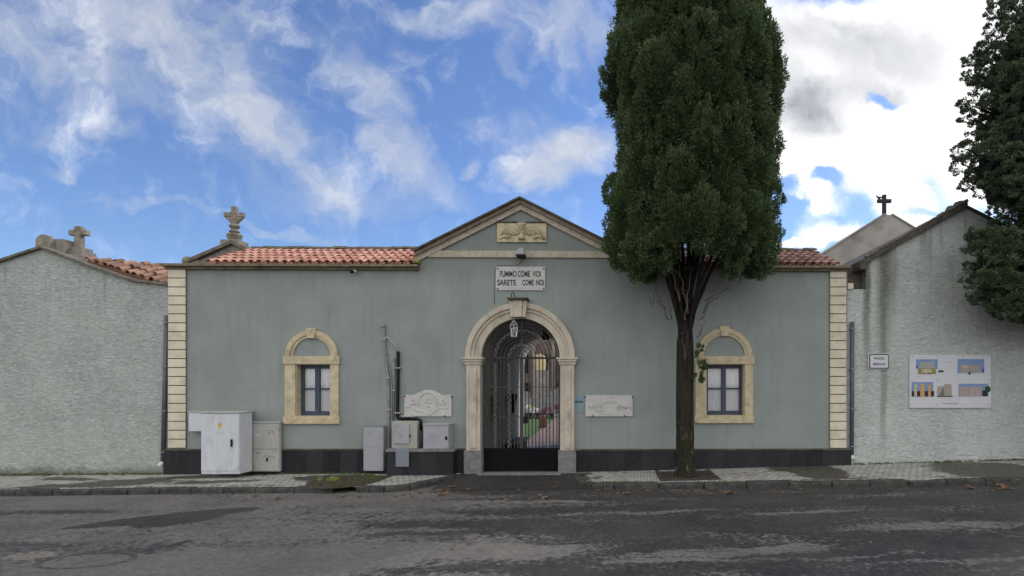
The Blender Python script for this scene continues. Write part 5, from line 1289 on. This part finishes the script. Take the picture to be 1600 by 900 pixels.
# trunk and limbs
random.seed(21)
b = MB(); T = lambda px, py, dy=0: (WX(px, TY+dy), TY+dy, WZ(px, py, TY+dy))
def fluted(pts, rs, n=20, amp=.10, k=5):
    o = len(b.v)
    for i, (p_, r) in enumerate(zip(pts, rs)):
        for j in range(n):
            a = 2*PI*j/n; q = r*(1+amp*math.sin(k*a+i*.25)+amp*.5*math.sin(3*a-i*.3)); b.v.append((p_[0]+q*math.cos(a), p_[1]+q*math.sin(a), p_[2]))
    for i in range(len(pts)-1):
        for j in range(n): b.f.append((o+i*n+j, o+i*n+(j+1) % n, o+(i+1)*n+(j+1) % n, o+(i+1)*n+j))
fluted([T(1073, 752), T(1072, 738), T(1072, 722), T(1071, 695), T(1070.5, 660), T(1070, 620), T(1070, 590), T(1070, 560), T(1070, 535), T(1071, 515), T(1072, 498)],
       [.33, .265, .235, .225, .222, .222, .225, .225, .215, .17, .10])
to = b.build('trunk', 'bark', cy, smooth=True)
b = MB()
ends = [(1012, 405), (1030, 395), (1045, 385), (1058, 380), (1068, 375), (1080, 380), (1092, 385), (1108, 392), (1125, 400), (1020, 420), (1135, 415), (1050, 400), (1100, 410), (1038, 430)]
for i, (ex, ey) in enumerate(ends):
    dy = random.uniform(-.55, .5); ex = 1072+(ex-1072)*.86; sx_ = 1070+(ex-1072)*.10; 
    P0 = Vector(T(sx_, 580-random.uniform(0, 40), 0)) + Vector((0, dy*.25, 0)); P3 = Vector(T(ex, ey-25, 0))+Vector((0, dy, 0)); P1 = P0+Vector((0, 0, 1.15)); P2 = P3-Vector(((ex-1072)*.004, 0, .6))
    pts = []
    for q in range(11):
        t = q/10; pnt = P0*(1-t)**3+P1*3*t*(1-t)**2+P2*3*t*t*(1-t)+P3*t**3
        pts.append(pnt+Vector((random.uniform(-.018, .018), random.uniform(-.018, .018), 0)))
    r0 = random.uniform(.055, .09); b.tube(pts, [r0*(1-.05*q) for q in range(11)], 8)
M['limb_bark_shaded'] = m_bark('cypress_limb_bark_shaded', (.019, .016, .014), .2); b.build('limb', 'limb_bark_shaded', cy, smooth=True)  # darker copy of the bark, shade under the crown put into the colour
b = MB()
for (a, c, e_, g, dy) in ((1045, 500, 1024, 452, -.3), (1040, 480, 1022, 470, -.2), (1098, 490, 1135, 425, -.3), (1100, 470, 1128, 455, -.4), (1075, 490, 1062, 420, -.5), (1070, 500, 1078, 430, -.55), (1095, 500, 1112, 470, -.4), (1050, 500, 1040, 440, -.4), (1024, 452, 1018, 480, -.35), (1062, 470, 1050, 425, -.5), (1090, 530, 1100, 505, -.3), (1128, 455, 1140, 450, -.4), (1112, 470, 1122, 462, -.45), (1070, 560, 1066, 520, -.33)):
    A = Vector(T(a, c, dy)); B_ = Vector(T(e_, g, dy-.1)); n = 7
    pts = [A.lerp(B_, q/n)+Vector((random.uniform(-.03, .03), random.uniform(-.02, .02), random.uniform(-.02, .02)))*(q > 0) for q in range(n+1)]
    b.tube(pts, [.016*(1-.75*q/n)+.004 for q in range(n+1)], 5)
    for _ in range(3):
        q = pts[random.randint(2, n)]; b.tube([q, q+Vector((random.uniform(-.12, .12), 0, random.uniform(-.02, .2))), q+Vector((random.uniform(-.2, .2), 0, random.uniform(-.05, .3)))], [.007, .005, .003], 4)
b.build('dead_twigs', 'twig', cy)
Vs = []; Fs = []; off = 0
for (a, c, r_) in ((1094, 572, .13), (1093, 585, .12), (1094, 558, .10), (1090, 592, .10), (1095, 545, .06)):
    x, z = W(a, c, TY-.1); p, d = lobe_points((x, TY-.1, z), (r_, r_, r_*1.3), 260, (.3, -.2, 0), .9); V, Fq = sprigs(p, d, .10, .014); Vs.append(V); Fs.append(Fq+off); off += len(V)
mesh_np('trunk_tuft', np.concatenate(Vs), np.concatenate(Fs), 'leaf', cy)

# right conifer
RY = -1.0; RX = WX(1668, RY)
rt = thing('conifer_tree', 'dark ragged conifer at the right edge, its boughs hanging over the right house', 'tree', (RX, RY, gz(RX)))
leftb = [(-60, 1585), (0, 1552), (20, 1546), (45, 1545), (62, 1560), (80, 1528), (90, 1508), (112, 1510), (130, 1512), (150, 1540), (165, 1505), (185, 1501), (205, 1530), (215, 1510), (235, 1494), (255, 1492), (272, 1510), (285, 1503), (298, 1530), (312, 1575), (322, 1572), (332, 1548), (345, 1555), (358, 1580), (368, 1510), (385, 1505), (398, 1520), (410, 1545), (420, 1512), (440, 1508), (452, 1540), (462, 1514), (475, 1530), (488, 1556), (495, 1575)]
Vs = []; Fs = []; off = 0; cores = MB(); boughs = MB()
random.seed(9)
for (py, lx) in leftb:
    px = lx+9
    while px < 1760:
        dy = random.uniform(-1.0, .9)*min(1, (px-lx)/60+.25); ev = random.uniform(-7, 7)
        c = W(px, py+ev, RY+dy); r_ = random.uniform(.17, .25)+(.07 if px > lx+40 else 0)
        if not (1500 < px < 1575 and 300 < py < 330):
            edge_ = px < lx+30
            p, d = lobe_points((c[0], RY+dy, c[1]), (r_*1.2, r_, r_*.95), 900 if edge_ else 900, (-.7, -.1, 0), .45)
            V, Fq = sprigs(p, d, .060, .0125); Vs.append(V); Fs.append(Fq+off); off += len(V)
        px += random.uniform(11, 16)
    A = Vector((RX, RY, WZ(1668, py+35, RY))); c = W(lx+14, py, RY); B_ = Vector((c[0], RY, c[1])); n = 8
    if lx < 1600:
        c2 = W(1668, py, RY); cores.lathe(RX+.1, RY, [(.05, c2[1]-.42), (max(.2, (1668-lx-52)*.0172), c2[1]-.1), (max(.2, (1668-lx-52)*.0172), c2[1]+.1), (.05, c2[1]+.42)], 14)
    boughs.tube([A.lerp(B_, q/n)+Vector((0, random.uniform(-.05, .05), -.18*math.sin(PI*q/n)+random.uniform(-.03, .03))) for q in range(n+1)], [.06*(1-.85*q/n)+.006 for q in range(n+1)], 6)
mesh_np('crown', np.concatenate(Vs), np.concatenate(Fs), 'leaf2', rt)
boughs.build('boughs', 'bark', rt); cores.build('crown_interior', 'leaf_core', rt, smooth=True)  # solid core fills the crown, inner shade put into its colour
b = MB(); b.tube([(RX, RY, gz(RX)-.1), (RX+.05, RY, 3), (RX, RY, 7), (RX, RY, 11.5)], [.34, .28, .22, .08], 14); b.build('trunk', 'bark', rt, smooth=True)

# ------------------------------------------------------------------ weeds, dry leaves
def tufts(spots, h, n, name, label, m='weed'):
    V = []; Fq = []; o = 0
    for (X, Y, z) in spots:
        for _ in range(n):
            x, y = X+rng.normal()*.035, Y+rng.normal()*.02; L = h*rng.uniform(.4, 1.2); dx, dy = rng.normal()*L*.5, rng.normal()*L*.4; w_ = rng.uniform(.004, .010)
            V += [(x-w_, y, z), (x+w_, y, z), (x+dx+w_*.3, y+dy, z+L), (x+dx-w_*.3, y+dy, z+L)]; Fq.append((o, o+1, o+2, o+3)); o += 4
    ob = mesh_np(name, np.array(V), np.array(Fq), m); ob['kind'] = 'stuff'; ob['label'] = label; ob['category'] = 'weeds'; return ob
sp1 = []
for _ in range(170): X = rng.uniform(-20, WX(250)); sp1.append((X, YL-.03-abs(rng.normal())*.05, gz(X)))
for _ in range(130): X = rng.uniform(WX(1330), 14); sp1.append((X, YR-.03-abs(rng.normal())*.05, gz(X)))
for _ in range(40): X = rng.uniform(WX(440), WX(565)); sp1.append((X, -.07-abs(rng.normal())*.04, gz(X)))
tufts(sp1, .055, 8, 'wall_foot_weeds', 'low green weeds and moss along the foot of the walls')
sp2 = []
for _ in range(150): X = rng.uniform(WX(900), 12.5); sp2.append((X, poly_y(kr, X)+rng.choice([-.03, .25])+rng.normal()*.02, gz(X)+(-.11 if rng.random() < .3 else .01)))
for _ in range(60): X = rng.uniform(-18, WX(500)); sp2.append((X, poly_y(allL, X)+.26+rng.normal()*.02, gz(X)+.01))
tufts(sp2, .035, 6, 'kerb_weeds', 'sparse grass tufts growing in the kerb joints')
sp3 = []
for _ in range(90):
    X = rng.uniform(xa+.2, xb-.1); y0, y1 = brokeny(X); sp3.append((X, rng.uniform(y0, y1), gz(X)+.01))
tufts(sp3, .05, 7, 'bare_earth_weeds', 'straggling weeds on the bare earth where the pavement is broken')
X, Y = Gd(515, 751); sp4 = [(X+rng.normal()*.12, Y+rng.normal()*.06, gz(X)+.01) for _ in range(11)]
M['yellow_weed'] = m_leaf('yellow_green_weed', (.16, .20, .04), (.32, .34, .08), (.3, .3, .1))
tufts(sp4, .09, 9, 'yellow_green_weed_clump', 'yellow-green weed clump in the broken pavement', 'yellow_weed')
x, z = W(649, 411, -.1); sp5 = [(x+rng.normal()*.06, -.12+rng.normal()*.04, z+.0) for _ in range(8)]
tufts(sp5, .10, 9, 'roof_weed', 'yellow-green weed clump on the eaves beside the pediment', 'yellow_weed')

random.seed(17)
leaf_meshes = []
for k in range(4):
    vs = []; 
    prof_l = [(0, 0), (.3, .12), (.55, .42), (.85, .28), (.70, .55), (1.0, .9), (.55, .85), (.25, 1.25)]
    pts = [(x, y) for x, y in prof_l] + [(0, 1.5)] + [(-x*random.uniform(.8, 1.1), y) for x, y in prof_l[::-1][:-1]]
    vs = [(0, .7, .12)] + [(x*.5, y*.7-.1, random.uniform(-.05, .28)) for x, y in pts]
    n = len(pts); fs = [(0, i+1, (i+1) % n+1) for i in range(n)]
    me = bpy.data.meshes.new('fallen_leaf'); me.from_pydata(vs, [], fs); me.materials.append(M['dry_leaf']); leaf_meshes.append(me)
def leaf(px, py, dz, s, label, group):
    X, Y = Gd(px, py, dz); o = bpy.data.objects.new('fallen_leaf', random.choice(leaf_meshes)); C.objects.link(o)
    o.location = (X, Y, gz(X)+dz+.006+.05*s); o.scale = (s, s, s); o.rotation_euler = (random.uniform(-.15, .15), random.uniform(-.15, .15), random.uniform(0, 6.28)); tag(o, label, 'leaf', group)
for (px, py) in ((682, 770), (688, 768), (693, 766), (698, 765), (703, 763), (708, 762), (700, 768), (690, 772), (684, 774), (712, 758), (695, 771), (686, 766), (705, 760), (716, 755)):
    leaf(px+random.uniform(-3, 3), py+random.uniform(-1.5, 1.5), -.10, random.uniform(.10, .16), 'orange-brown leaf in the pile beside the left kerb end at the gate', 'leaves piled at the left kerb end')
for (px, py) in ((632, 774), (640, 772), (645, 775), (560, 778), (437, 778), (400, 775), (655, 772), (615, 776), (535, 776)):
    leaf(px, py, -.12, random.uniform(.08, .14), 'brown leaf on the asphalt along the left kerb', 'leaves along the left kerb')
for (px, py) in ((765, 772), (775, 768), (812, 766), (843, 775), (800, 778), (857, 770), (734, 765), (826, 782), (868, 761), (750, 781), (790, 760)):
    leaf(px, py, -.10, random.uniform(.05, .11), 'small brown leaf on the dark ramp in front of the gate', 'leaves in front of the gate')
for _ in range(48):
    px = random.uniform(905, 1600); py = 770-(px-905)/695*5+random.uniform(-3.5, 4)
    leaf(px, py, -.12, random.uniform(.04, .10), 'dry leaf in the gutter below the kerb '+('before the cypress' if px < 1125 else 'before the right wing of the gatehouse' if px < 1330 else 'in front of the information board'), 'leaves in the right gutter')
for (px, py) in ((1136, 771), (1140, 772), (1521, 765), (1565, 762), (1568, 761), (978, 772), (855, 780)):
    leaf(px, py, -.12, .19, 'large pale brown leaf lying in the right gutter', 'large leaves in the right gutter')
for _ in range(24):
    px = random.uniform(1033, 1120); py = random.uniform(738, 750); leaf(px, py, .01, random.uniform(.04, .09), 'brown leaf on the earth round the cypress trunk', 'leaves round the cypress')
for _ in range(26):
    px = random.uniform(380, 1590); py = random.uniform(785, 895); leaf(px, py, -.12, random.uniform(.04, .08), 'small scattered leaf out on the carriageway', 'leaves on the carriageway')

for o in list(bpy.data.objects):
    if o.type == 'MESH' and o.parent is None and 'kind' not in o and 'category' not in o: print('UNTAGGED', o.name)
